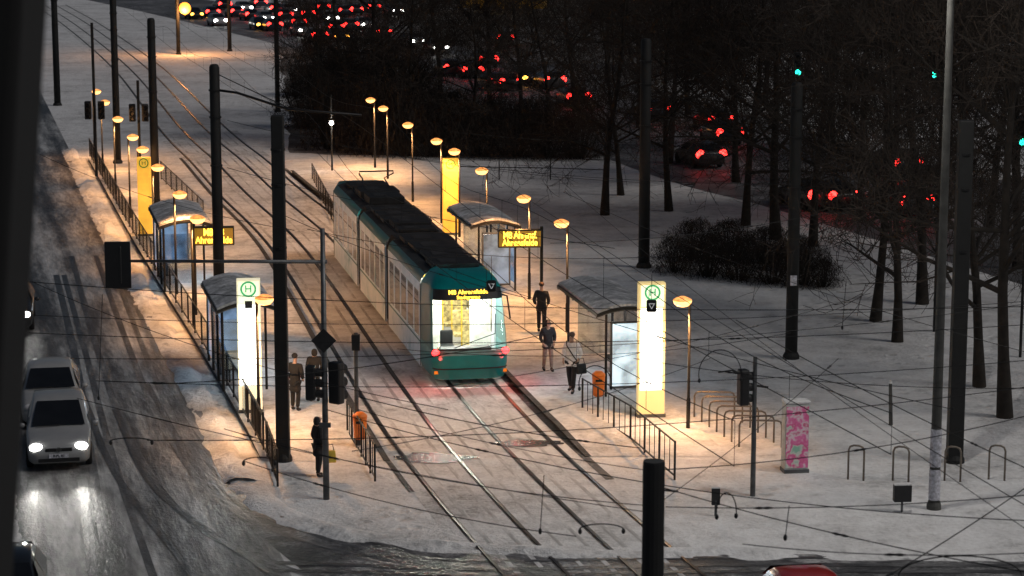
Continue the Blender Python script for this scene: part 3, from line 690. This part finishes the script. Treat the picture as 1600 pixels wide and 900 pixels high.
# ochre bus standing in for an ochre strip at the top edge
bb=plane(785,16); BUS=thing('bus','ochre stand-in bus at the top edge behind the dark trees','bus',bb,R(78))
m=MB(); m.loft([[Vector((x*k,y,z)) for x,z in ((-1.25,.3),(1.25,.3),(1.27,2.7),(1.1,3.05),(-1.1,3.05),(-1.27,2.7))] for y,k in ((-6,.95),(-5.7,1),(5.7,1),(6,.95))]); m.build('body',PBUS,BUS)
for s in (-1,1):
    for i in range(5): MB().box((s*1.275,-4.4+i*2.2,2.0),(.02,1.9,1.0)).build('window',CGL,BUS)
    for y in (-3.6,3.4): MB().lathe([(.2,-.14),(.48,-.13),(.48,.13),(.2,.14)],(s*1.15,y,.48),16,'x').build('wheel',RUB,BUS)
light('POINT','vehicle_light',(-3,0,3.5),260,(1,.7,.25),BUS,.3)  # extra lamp outside the bus, brightening the side toward the camera
# ------------------------------------------------------------------ trees and shrubs
def rnd(a,b): return random.uniform(a,b)
def make_tree(seed,h,name='bare_tree'):
    random.seed(seed); t=thing(name,'','tree',(0,0,0))
    tr=MB(); cr=MB()
    def perp(d):
        v=Vector((rnd(-1,1),rnd(-1,1),rnd(-1,1))); v=v-d*v.dot(d); return v.normalized()
    def branch(p,d,ln,r,lev):
        n=4 if lev<2 else 3; pts=[p]; q=p.copy(); dd=d.copy()
        for i in range(n):
            dd=(dd+perp(dd)*rnd(.08,.28)+Vector((0,0,.06))).normalized(); q=q+dd*ln/n; pts.append(q)
        rs=[max(.008,r*(1-.75*i/n)) for i in range(n+1)]
        (tr if lev<2 else cr).tube(pts,rs,7 if lev<2 else 3,False)
        if lev>=4: return
        k=(0,9,7,5)[lev]
        for i in range(k):
            f=rnd(.2,1); j=min(n-1,int(f*n)); bp=pts[j]+(pts[j+1]-pts[j])*(f*n-j)
            nd=(dd*rnd(.4,.8)+perp(dd)*rnd(.6,1.0)+Vector((0,0,rnd(-.15,.25)))).normalized()
            branch(bp,nd,ln*rnd(.38,.65),max(.012,r*(1-.7*f)*.5),lev+1)
    p=Vector((0,0,0)); pts=[p]; d=Vector((rnd(-.05,.05),rnd(-.05,.05),1)).normalized(); n=8
    for i in range(n):
        d=(d+Vector((rnd(-.09,.09),rnd(-.09,.09),.05))).normalized(); p=p+d*h/n; pts.append(p)
    r0=h*.014; rs=[r0*1.35]+[r0*(1-.85*i/n) for i in range(1,n+1)]
    tr.tube(pts,rs,10,False)
    for i in range(15):
        f=rnd(.18,.98); j=min(n-1,int(f*n)); bp=pts[j]+(pts[j+1]-pts[j])*(f*n-j); a=i*2.4+rnd(-.3,.3)
        nd=Vector((math.cos(a),math.sin(a),rnd(.1,1.0))).normalized()
        branch(bp,nd,h*(.52-.33*f)*rnd(.8,1.15),r0*(1-.8*f)*.55,1)
    tr.build('trunk',BARK,t,True); cr.build('crown',TWIG,t); return t
tp=[make_tree(s,14) for s in (3,11,23,42)]
park=[(945,336,.95),(970,305,.8),(1045,330,.9),(1165,352,.95),(1212,374,1.15),(1270,385,.95),(1368,502,.9),(1402,534,.85),(1441,475,1.0),(1530,604,.85),(1570,652,1.0)]
far=[(505,225,.7),(545,195,.95),(588,215,1.0),(640,228,.85),(690,190,1.0),(735,225,.75),(765,180,1.0),(815,190,.9),(860,205,.85),(900,175,1.0),(1000,200,1.1),(1045,255,1.0),(1075,180,1.0),(1150,285,.95),(1195,165,1.1),(1240,285,1.0),(1300,240,1.1),(1345,340,.9),(1395,250,1.1),(1470,345,1.0),(1500,250,1.2),(1545,360,1.0),(1590,300,1.1),(950,130,1.2),(1120,110,1.2),(1400,120,1.3),(1590,420,.95)]
seen=set()
for grp,lst,phr in (('bare trees in the snowy park',sorted(park),'%s bare park tree from the left, trunk standing in open snow'),('bare trees in the dark background',sorted(far),'%s bare black tree from the left in the dark background wood')):
    for i,(px,py,s) in enumerate(lst):
        k=(i*3+len(lst))%4
        if k in seen: o=copy_tree(tp[k])
        else: o=tp[k]; seen.add(k)
        o.location=plane(px,py); o.scale=(s,s,s*rnd(.95,1.1)); o.rotation_euler.z=rnd(0,6.28)
        o['label']=phr%ORD[i]; o['group']=grp
def make_shrub(seed):
    random.seed(seed); t=thing('shrub','','shrub',(0,0,0)); st=MB(); fo=MB()
    for i in range(26):
        a=rnd(0,6.28); rr=rnd(.1,.9); p0=Vector((math.cos(a)*rr*.3,math.sin(a)*rr*.3,0)); p1=Vector((math.cos(a)*rr*.8,math.sin(a)*rr*.8,rnd(.4,.75))); p2=Vector((math.cos(a)*rr*1.1,math.sin(a)*rr*1.1,rnd(.7,1.02)))
        st.tube([p0,p1,p2],[.02,.012,.005],4,False)
    for i in range(4600):
        a=rnd(0,6.28); r=rnd(0,1)**.5; z=rnd(.02,1)
        lim=(.75+.35*math.sin(PI*min(1,z*.9+.15)))*(1-max(0,z-.6)*1.1)*(1+.4*mnoise.noise((math.cos(a)*2+seed,math.sin(a)*2,z*3)))
        c=Vector((math.cos(a)*r*lim,math.sin(a)*r*lim,z*(1+.25*mnoise.noise((math.cos(a)*3,math.sin(a)*3,seed))))); d=Vector((rnd(-1,1),rnd(-1,1),rnd(-.1,1.4))).normalized()*rnd(.03,.10); wv=Vector((rnd(-1,1),rnd(-1,1),rnd(-1,1))).normalized()*rnd(.003,.010)
        fo.add([c-d-wv,c-d+wv,c+d+wv*.4,c+d-wv*.4],[(0,1,2,3)])
    st.build('stem',BARK,t); fo.build('foliage',SHRUB,t); return t
sp=[make_shrub(5),make_shrub(17)]
hd=[(480,200,2.2,4.0),(520,232,2.2,4.2),(575,240,2.3,4.4),(630,243,2.4,4.0),(690,244,2.3,3.2),(745,246,2.2,3.0),(800,246,2.2,3.0),(850,247,2.2,2.8),(905,247,2.2,2.6),(540,190,2.6,4.8),(600,205,2.8,5.2),(660,215,2.6,4.4),(720,220,2.5,3.2),(780,222,2.5,3.0),(840,222,2.5,2.8),(560,150,3,5),(620,165,3,5),(500,150,2.6,4.6)]
bu=[(1055,425,1.2,1.4),(1105,432,1.3,1.7),(1155,437,1.3,1.7),(1205,442,1.3,1.6),(1252,446,1.3,1.5),(1285,448,.9,1.1),(1085,405,1.3,1.7),(1140,410,1.3,1.8),(1200,412,1.3,1.6),(1250,422,1.2,1.4)]
seen=set()
for grp,lst,phr in (('shrubs of the dark hedge','hd','%s shrub from the left in the black hedge behind the platform'),('shrubs of the low bush','bu','%s clump from the left in the low bush on open snow')):
    for i,(px,py,r,h) in enumerate(sorted(hd if lst=='hd' else bu)):
        k=i%2
        if k in seen: o=copy_tree(sp[k])
        else: o=sp[k]; seen.add(k)
        o.location=plane(px,py); o.scale=(r,r,h); o.rotation_euler.z=rnd(0,6.28); o['label']=phr%ORD[i]; o['group']=grp
random.seed(99)
# ------------------------------------------------------------------ people
SKIN=M('skin',(.42,.26,.19),.6)
def person(px,py,rz,label,coat,trou,hat,h=1.75,long=False,st=.0,z=PZ,hood=False):
    t=thing('person',label,'person',plane(px,py,z),rz,None,h/1.76)
    cm=M('coat_fabric',coat,.85,0,.15 if coat[0]>.5 else .3,12); tm=M('trouser_fabric',trou,.85,0,.3,14); hm=M('head_covering',hat,.85,0,.3,15); bm=M('boot_leather',(.015,.013,.012),.6)
    V=[(0,0,.95,.12,.1),(0,0,1.12,.11,.09),(0,0,1.32,.14,.1),(0,.005,1.48,.055),(0,-.015,1.56,.062,.068),(0,-.01,1.66,.076,.092),(0,0,1.73,.05,.06),(0,-.11,1.63,.014)]
    E=[(0,1),(1,2),(2,3),(3,4),(4,5),(5,6),(5,7)]
    for s in (-1,1):
        k=len(V); sw=s*st*.5
        V+=[(s*.17,0,1.41,.055),(s*.245,.05+sw*.4,1.14,.042),(s*.2,-.09+sw*.5,.97,.03),(s*.175,-.15+sw*.5,.93,.026,.034)]
        E+=[(2,k),(k,k+1),(k+1,k+2),(k+2,k+3)]
        for j,(fx,fz,fl_) in enumerate(((.03,.02,.05),(.016,.0,.075),(.004,-.004,.08),(-.008,-.002,.072),(-.02,.004,.058))):
            q=len(V); V+=[(s*(.175+fx)-s*.01,-.15+sw*.5-fl_*.6,.91+fz,.010),(s*(.175+fx)-s*.02,-.15+sw*.5-fl_*.8,.91+fz-fl_*.5,.008)]; E+=[(k+3,q),(q,q+1)]
        k=len(V); f=s*st
        V+=[(s*.09,0,.9,.08),(s*.1,-.02-f*.35+abs(f)*.05,.5,.055),(s*.1,.03-f*.8,.09,.04),(s*.115,-.12-f*.8,.035,.032)]
        E+=[(0,k),(k,k+1),(k+1,k+2),(k+2,k+3)]
    skin('body',SKIN,t,V,E,1)
    V=[(0,0,.95,.175,.14),(0,0,1.12,.16,.125),(0,0,1.32,.2,.14),(0,.01,1.47,.09,.085)]; E=[(0,1),(1,2),(2,3)]
    if long: V+=[(0,0,.72,.2,.165),(0,.01,.56,.21,.17)]; E+=[(0,4),(4,5)]
    else: V+=[(0,0,.84,.18,.15)]; E+=[(0,4)]
    for s in (-1,1):
        k=len(V); sw=s*st*.5
        V+=[(s*.185,0,1.405,.082),(s*.255,.05+sw*.4,1.14,.066),(s*.212,-.065+sw*.5,.99,.052)]; E+=[(2,k),(k,k+1),(k+1,k+2)]
    skin('coat',cm,t,V,E,2)
    V=[(0,0,.93,.14,.12)];E=[]
    for s in (-1,1):
        k=len(V); f=s*st; V+=[(s*.09,0,.86,.098),(s*.1,-.02-f*.35+abs(f)*.05,.5,.078),(s*.1,.03-f*.8,.12,.062)]; E+=[(0,k),(k,k+1),(k+1,k+2)]
    skin('trousers',tm,t,V,E,1)
    for s in (-1,1):
        f=s*st; skin('boot',bm,t,[(s*.1,.03-f*.8,.16,.058),(s*.1,.03-f*.8,.06,.055),(s*.118,-.14-f*.8,.045,.048,.04)],[(0,1),(1,2)],1)
        MB().ball((s*.032,-.098,1.665),.012,.01,.008,8,6).build('eye',BLK,t)
    if hood:
        skin('hood',cm,t,[(0,.03,1.47,.1),(0,.035,1.62,.112,.11),(0,.03,1.74,.075)],[(0,1),(1,2)],2)
    else:
        MB().ball((0,.012,1.70),.093,.108,.085,14,8).build('hat',hm,t,True)
    return t
dk=(.012,.012,.014)
person(846,520,R(170),'person in a dark coat beside the lamp post, behind the others',dk,dk,(.06,.03,.02),1.82,False,.1)
person(856,580,R(15),'person in a dark hooded coat and pale trousers walking on the right platform',(.020,.020,.023),(.28,.24,.2),dk,1.74,False,.16,PZ,True)
wp=person(893,613,R(-20),'person in a pale jacket and black trousers near the right shelter',(.86,.86,.87),dk,(.10,.08,.07),1.9,False,.24)
MB().tube([(-.17,.02,1.5),(-.1,-.15,1.4),(.08,-.17,1.15),(.2,-.1,.95)],.018,6).build('bag_strap',BLK,wp)
person(462,642,R(160),'person in a long black coat left of the pair near the mast',dk,dk,dk,1.76,True,.05)
person(492,628,R(200),'person in a dark hooded coat right of the pair on the left platform',(.022,.020,.018),dk,dk,1.7,True,.05,PZ,True)
person(498,745,R(120),'person in dark clothes standing behind the traffic light pole',dk,dk,dk,1.7,True,.05,0,True)
b=plane(893,613,PZ)
def bag(name,label,p,mat,w_,h_,rz):
    t=thing(name,label,'bag',p,rz); m=MB(); m.hexa([(-w_/2,-.06,0),(w_/2,-.06,0),(w_/2,.06,0),(-w_/2,.06,0)],[(-w_*.42,-.04,h_),(w_*.42,-.04,h_),(w_*.42,.04,h_),(-w_*.42,.04,h_)]); m.build('pouch',mat,t,bevel=.03)
    MB().tube([(-w_*.3,0,h_),(-w_*.2,0,h_+.16),(w_*.2,0,h_+.16),(w_*.3,0,h_)],.012,6).build('handle',BLK,t)
bag('shoulder_bag','black bag carried by the person in the pale jacket',b+Vector((.3,-.12,.62)),BLK,.36,.32,R(30))
b=plane(498,745); bag('shopping_bag','yellow shopping bag held beside the traffic light pole',b+Vector((.33,-.1,.42)),M('yellow_bag',(.6,.42,.05),.6),.32,.34,R(10))
# ------------------------------------------------------------------ traffic signals
def sighead(parent,c,rz=0,lit=None,h_=1.0,w_=.34,grow=1):
    x,y,z=c; rt=Matrix.Rotation(rz,3,'Z')
    hs=MB().box(c,(w_,.26,h_),rz).build('signal_head',BLK,parent,bevel=.05)
    for i in range(3):
        zz=z+h_*(.31-.31*i); d=rt@Vector((0,-.13,0)); p=Vector((x,y,zz))+d
        m=MB(); m.tube([p,p+rt@Vector((0,-.18,-.02))],[w_*.36,w_*.36],12,False); m.build('visor',BLK,hs)
        q=p+rt@Vector((0,-.012 if lit!=i else -.15,0)); m=MB(); m.tube([q,q+rt@Vector((0,-.05,0))],w_*.32*(1 if lit!=i else grow),12); m.build('signal_lens',GREEN if lit==i else SIGNG,hs)
    return hs
b=plane(510,780); T=thing('traffic_light','traffic light pole with long arm reaching over the left road','traffic light',b)
ha=at(510,357,b.y).z; za=at(510,409,b.y).z
MB().tube([(0,0,0),(0,0,ha*.4),(0,0,ha)],[.085,.075,.06],12).build('pole',GREY,T,True)
xa=(212-510)*b.y/F*1.02
MB().tube([(.1,0,za),(xa,0,za+.02)],[.05,.035],8).build('arm',GREY,T,True)
sighead(T,(xa-.31,.0,za-.06),R(150),None,1.0,.34)
MB().box((xa-.31,-.135,za-.06),(.66,.05,1.2)).build('backboard',BLK,T,bevel=.12)
zs=at(510,598,b.y).z
sighead(T,(-.36,0,zs),PI*.5,None,.9,.3); sighead(T,(.3,0,zs),PI*.8,None,1.1,.36)
zd=at(510,531,b.y).z; m=MB(); m.hexa([(0,-.12,-.32+zd),(.32,-.12,zd),(0,-.12,.32+zd),(-.32,-.12,zd)],[(0,-.09,-.32+zd),(.32,-.09,zd),(0,-.09,.32+zd),(-.32,-.09,zd)]); m.build('diamond_sign',SIGNG,T)
MB().box((0,-.1,2.0),(.3,.1,.12)).build('bracket',GREY,T)
b=plane(558,700); T=thing('sign_post','slim grey post behind the orange bin','post',b); MB().tube([(0,0,0),(0,0,at(558,520,b.y).z)],.06,10).build('pole',GREY,T); MB().box((0,0,at(558,535,b.y).z),(.24,.2,.45)).build('signal_box',BLK,T,bevel=.02)
b=plane(1176,775); T=thing('pedestrian_signal','slim pole with small traffic light before the bike racks','traffic light',b); MB().tube([(0,0,0),(0,0,at(1178,558,b.y).z)],[.07,.055],10).build('pole',GREY,T)
sighead(T,(-.3,0,at(1160,605,b.y).z),PI*.6,None,.95,.3); MB().tube([(-.15,0,2.9),(-.3,0,3.2),(-.6,0,3.35),(-.95,0,3.3)],.02).build('bracket',BLK,T); MB().tube([(0,0,2.95),(.35,0,2.9)],.03).build('side_arm',BLK,T)
for px,dx,py,pt,lab,lit in ((1238,-2,430,112,'green traffic light above the mast right of the bush',2),(1443,18,520,115,'green traffic light high at the upper right beside the tall pole',2),(1580,16,560,220,'green traffic light at the far right edge',2)):
    b=plane(px+dx,py); T=thing('far_traffic_light',lab,'traffic light',b); z=at(px,pt,b.y).z+.31
    MB().tube([(0,.2,0),(0,.2,z+.6)],.05,8).build('pole',MAST,T); sighead(T,(-dx*b.y/F,-.1,z),0,lit,1.0,.3,1.15); MB().tube([(0,.2,z+.3),(-dx*b.y/F,0,z+.3)],.03).build('bracket',MAST,T)
for px,py,pt,hp,lab in ((151,275,40,172,'thin signal pole with dark traffic light at the far left platform end'),(219,262,130,176,'short signal pole with dark traffic lights beside the far tracks')):
    b=plane(px,py,PZ); T=thing('track_signal',lab,'traffic light',b); z=at(px,hp,b.y).z
    MB().tube([(0,0,0),(0,0,at(px,pt,b.y).z)],.08,8).build('pole',MAST,T); sighead(T,(-.35,-.05,z-PZ),0,None,1.0,.36); sighead(T,(.38,-.05,z-PZ),.3,None,1.0,.36)
# ------------------------------------------------------------------ bins, cabinet, racks, posts
for px,py,lab,z in ((563,702,'orange litter bin on the left beside the short railing',0),(935,634,'orange litter bin at the corner of the near right shelter',PZ)):
    T=thing('litter_bin',lab,'bin',plane(px,py,z),0,'orange litter bins'); MB().tube([(0,.16,0),(0,.16,1.05)],.04,8).build('post',GREY,T)
    m=MB(); m.lathe([(.13,.3),(.17,.34),(.2,.9),(.2,.92)],n=16); m.build('bucket',ORANGE,T,True); m=MB(); m.lathe([(.21,.93),(.2,1.0),(.1,1.08),(.02,1.09)],n=16); m.build('lid',ORANGE,T,True)
    MB().box((0,-.2,.82),(.2,.02,.07)).build('slot',BLK,T)
GRAF,n_,l_,b_=newmat('pink_graffiti')
f=nz(n_,l_,2.1,detail=3); l_.new(ramp(n_,l_,f,[(.36,(.30,.55,.42)),(.42,(.66,.68,.62)),(.47,(.70,.10,.28)),(.53,(.80,.22,.45)),(.57,(.78,.66,.70)),(.63,(.62,.05,.20)),(.7,(.7,.72,.66))]),b_.inputs['Base Color'])
T=thing('utility_cabinet','upright grey cabinet with a pink painted panel','cabinet',plane(1243,738),R(8))
MB().box((0,.12,.96),(.66,.42,1.92)).build('casing',M('cabinet_grey',(.5,.52,.5),.6),T,bevel=.02); MB().box((0,-.1,1.0),(.62,.012,1.7)).build('painted_panel',GRAF,T); MB().box((0,.12,1.96),(.70,.46,.07)).build('snow_cap',SNOW,T,bevel=.02); MB().box((0,.12,.05),(.7,.46,.1)).build('plinth',GREY,T)
RK=M('rack_steel',(.2,.17,.14),.4,.7,.2)
def hoop(p,wd,hh,rz,label,grp):
    T=tag(MB().tube([(-wd/2,0,-.02),(-wd/2,0,hh-.14),(-wd/2+.04,0,hh-.04),(-wd/2+.14,0,hh),(wd/2-.14,0,hh),(wd/2-.04,0,hh-.04),(wd/2,0,hh-.14),(wd/2,0,-.02)],.028,8).build('bike_rack',RK,None,True),label,'bike rack',grp); T.location=p; T.rotation_euler.z=rz
for i in range(7): hoop(plane(1116+12*i,652+7.8*i),1.2,.78,R(-4),'%s hoop from the back in the row of bike racks'%ORD[i],'hoops of the bike rack row')
for i,(px,py) in enumerate(((1337,750),(1407,752),(1488,752),(1557,750))): hoop(plane(px,py),.42,.95,R(-20),'%s single steel hoop from the left on the right pavement'%ORD[i],'single bike hoops on the right')
b=plane(1392,664); T=thing('leaning_post','short leaning wooden post in the snow','post',b); h_=at(1389,598,b.y).z; MB().tube([(0,0,-.05),(-.05,0,h_)],[.06,.05],8).build('stake',LGREY,T); MB().lathe([(.062,h_-.02),(.05,h_+.05),(.01,h_+.07)],(-.05,0,0),8).build('snow_cap',SNOW,T)
for px,py,pt,lab,ww in ((1409,800,770,'small dark box on a low stand at the right pavement',.45),(1118,806,785,'small tilted dark sign on a short post near the tracks',.22)):
    b=plane(px,py); T=thing('low_sign',lab,'sign',b,R(5)); MB().tube([(0,0,0),(0,0,.4)],.03).build('post',GREY,T); MB().box((0,0,.5),(ww,.2 if ww>.3 else .05,.44)).build('sign_board',SIGNG,T,bevel=.02); MB().box((0,0,.73),(ww,.18 if ww>.3 else .05,.03)).build('snow_cap',SNOW,T)
# ------------------------------------------------------------------ dark pillar at the left
Yp=10
pt=at(42,-150,Yp); pb=at(-24,1000,Yp); sl=(pt.x-pb.x)/(pt.z-pb.z)
x0=pb.x-sl*pb.z; x1=pt.x+sl*2
T=thing('building_pillar','dark out of focus pillar along the left edge','pillar',(x0-.6,Yp,0))
ox=x0-.6; zt=pt.z+2
MB().hexa([(-.8,0,0),(.6,0,0),(.6,.6,0),(-.8,.6,0)],[(x1-ox-1.6,0,zt),(x1-ox,0,zt),(x1-ox,.6,zt),(x1-ox-1.6,.6,zt)]).build('shaft',M('dark_render',(.003,.003,.003),.9,0,.3),T,bevel=.04)
MB().box((-.1,.3,.2),(1.7,.8,.4)).build('plinth',M('dark_plinth',(.008,.008,.008),.9),T); MB().box((x1-ox-.8,.3,zt+.1),(1.8,.8,.2)).build('capstone',M('dark_cap',(.008,.008,.008),.9),T)
# ------------------------------------------------------------------ overhead wires
WIRE=M('wire_black',(.005,.005,.005),.7,.0)
def contact(off,label):
    c=[p for p in offset(T1,off) if 38<p.y<200]; O=c[0].copy(); O.z=0; t=thing('overhead_line',label,'overhead wire',O)
    MB().tube([p-O+Vector((0,0,5.6)) for p in c],.010,5).build('contact_wire',WIRE,t)
    cc=[p-O+Vector((0,0,6.45+.35*math.cos((p.y)*2*PI/30))) for p in c]
    MB().tube(cc,.009,5).build('catenary_wire',WIRE,t)
    for i in range(0,len(c),3):
        MB().tube([c[i]-O+Vector((0,0,5.6)),cc[i]],.005,4).build('dropper',WIRE,t)
contact(0,'double overhead line above the track of the tram'); contact(-3.0,'double overhead line above the empty left track')
wl=[(40,440,1640,478,7,.3),(40,492,1640,468,7,.35),(45,520,1640,505,6.8,.3),(110,560,1640,470,6.5,.4),(150,595,1640,560,6.6,.3),(230,688,1640,600,6.3,.3),(50,440,700,640,6.5,.3),(120,622,1010,800,6.2,.15),(350,670,1012,790,6.0,.2),(850,258,1640,852,6.8,.3),(715,235,1640,812,6.4,.2),(510,640,1640,815,6.2,.4),(380,720,900,838,5.8,.15),(1030,760,1640,900,6.5,.1),(1310,560,1010,800,6.4,.1),(480,358,1005,402,6.5,.3),(705,206,1238,212,7.5,.3),(355,188,1240,288,7.2,.6),(355,262,960,388,6.8,.2),(990,560,1640,606,6.2,.2),(1150,500,1640,748,6.4,.1),(430,330,840,470,6.3,.2),(690,605,1360,458,6.4,.2),(550,705,1110,560,6.1,.2),(1040,792,1640,770,6.2,.1),(1160,850,1640,862,6.5,.1),(1370,910,1640,735,6.5,.05),(860,380,1300,330,6.6,.2),(445,205,1000,285,7.4,.3),(60,240,460,360,7,.3),(560,620,1000,700,6.0,.1),(620,545,1236,520,6.4,.3),(1013,735,560,640,6.2,.1),(1013,735,1640,640,6.4,.2),(240,600,860,520,6.5,.2),(700,420,1491,640,6.6,.2),(880,300,1640,560,6.6,.3)]
wl.sort(key=lambda q:q[1]+q[3])
for i,(xa_,ya,xb,yb,z,sg) in enumerate(wl):
    A=plane(xa_,ya,z); B=plane(xb,yb,z); n=16
    P=[A+(B-A)*(k/n)+Vector((0,0,-sg*4*(k/n)*(1-k/n))) for k in range(n+1)]
    O=A.copy(); t=thing('overhead_wire','%s thin black overhead wire from the top crossing the junction'%ORD[i],'overhead wire',O,0,'overhead wires crossing the junction')
    MB().tube([p-O for p in P],rnd(.006,.0095),5).build('wire',WIRE,t)
    for f in random.sample((.12,.25,.4,.55,.7,.85),1):
        k=int(f*n); d=(P[k+1]-P[k]).normalized(); q=P[k]-O
        MB().tube([q-d*.16,q-d*.07,q,q+d*.07,q+d*.16],[.008,.022,.014,.022,.008],6).build('insulator',BLK,t)
def loop(px,py,rx,rz_,lab,a0=-.2,a1=3.4,z=6.2):
    c=plane(px,py,z); k=c.y/F; O=c; t=thing('cable_loop',lab,'cable',O,0)
    MB().tube([Vector((rx*k*math.cos(a0+(a1-a0)*i/18),0,rz_*k*math.sin(a0+(a1-a0)*i/18))) for i in range(19)],.010,5).build('cable',WIRE,t)
    for a in (a0,a1): MB().ball((rx*k*math.cos(a),0,rz_*k*math.sin(a)),.03,.03,.045,8,6).build('clamp',BLK,t)
loop(1125,585,34,40,'large black cable loop above the bike racks'); loop(930,600,26,30,'black cable loop beside the near right shelter'); loop(1135,800,16,32,'narrow cable loop above the pavement near the bottom'); loop(205,690,34,6,'small flat cable loop above the left road'); loop(405,722,26,8,'flat cable loop beside the square black mast'); loop(940,828,36,10,'flat cable loop above the tracks at the bottom'); loop(1500,900,100,34,'wide sagging cable loop at the bottom right')
for px,pa,pb2,lab in ((160,460,622,'thin wire hanging straight down over the left road'),(1322,440,512,'short hanging wire with weight at the upper right'),(850,742,830,'thin hanging wire above the tracks at the bottom'),(1233,790,840,'short hanging wire above the lower right pavement')):
    A=plane(px,pa,7); B=at(px-6,pb2,A.y); t=thing('hanging_wire',lab,'overhead wire',A); MB().tube([(0,0,0),B-A],.007,5).build('wire',WIRE,t); MB().ball(B-A,.028,.028,.05,8,6).build('weight',BLK,t)
for px,py,lab in ((768,447,'small black hanging signal with white triangle before the tram'),(1018,478,'small black hanging signal with white triangle before the lit column')):
    c=plane(px,py,5.9); t=thing('hanging_signal',lab,'signal',c); MB().box((0,0,0),(.24,.08,.30)).build('board',BLK,t,bevel=.04)
    MB().add([(-.08,-.045,.07),(.08,-.045,.07),(0,-.045,-.08),(-.05,-.045,.05),(.05,-.045,.05),(0,-.045,-.045)],[(0,3,4,1),(1,4,5,2),(2,5,3,0)]).build('triangle_mark',WHITEMARK,t); MB().tube([(0,0,.15),(0,0,.75)],.008,5).build('hanger',BLK,t)
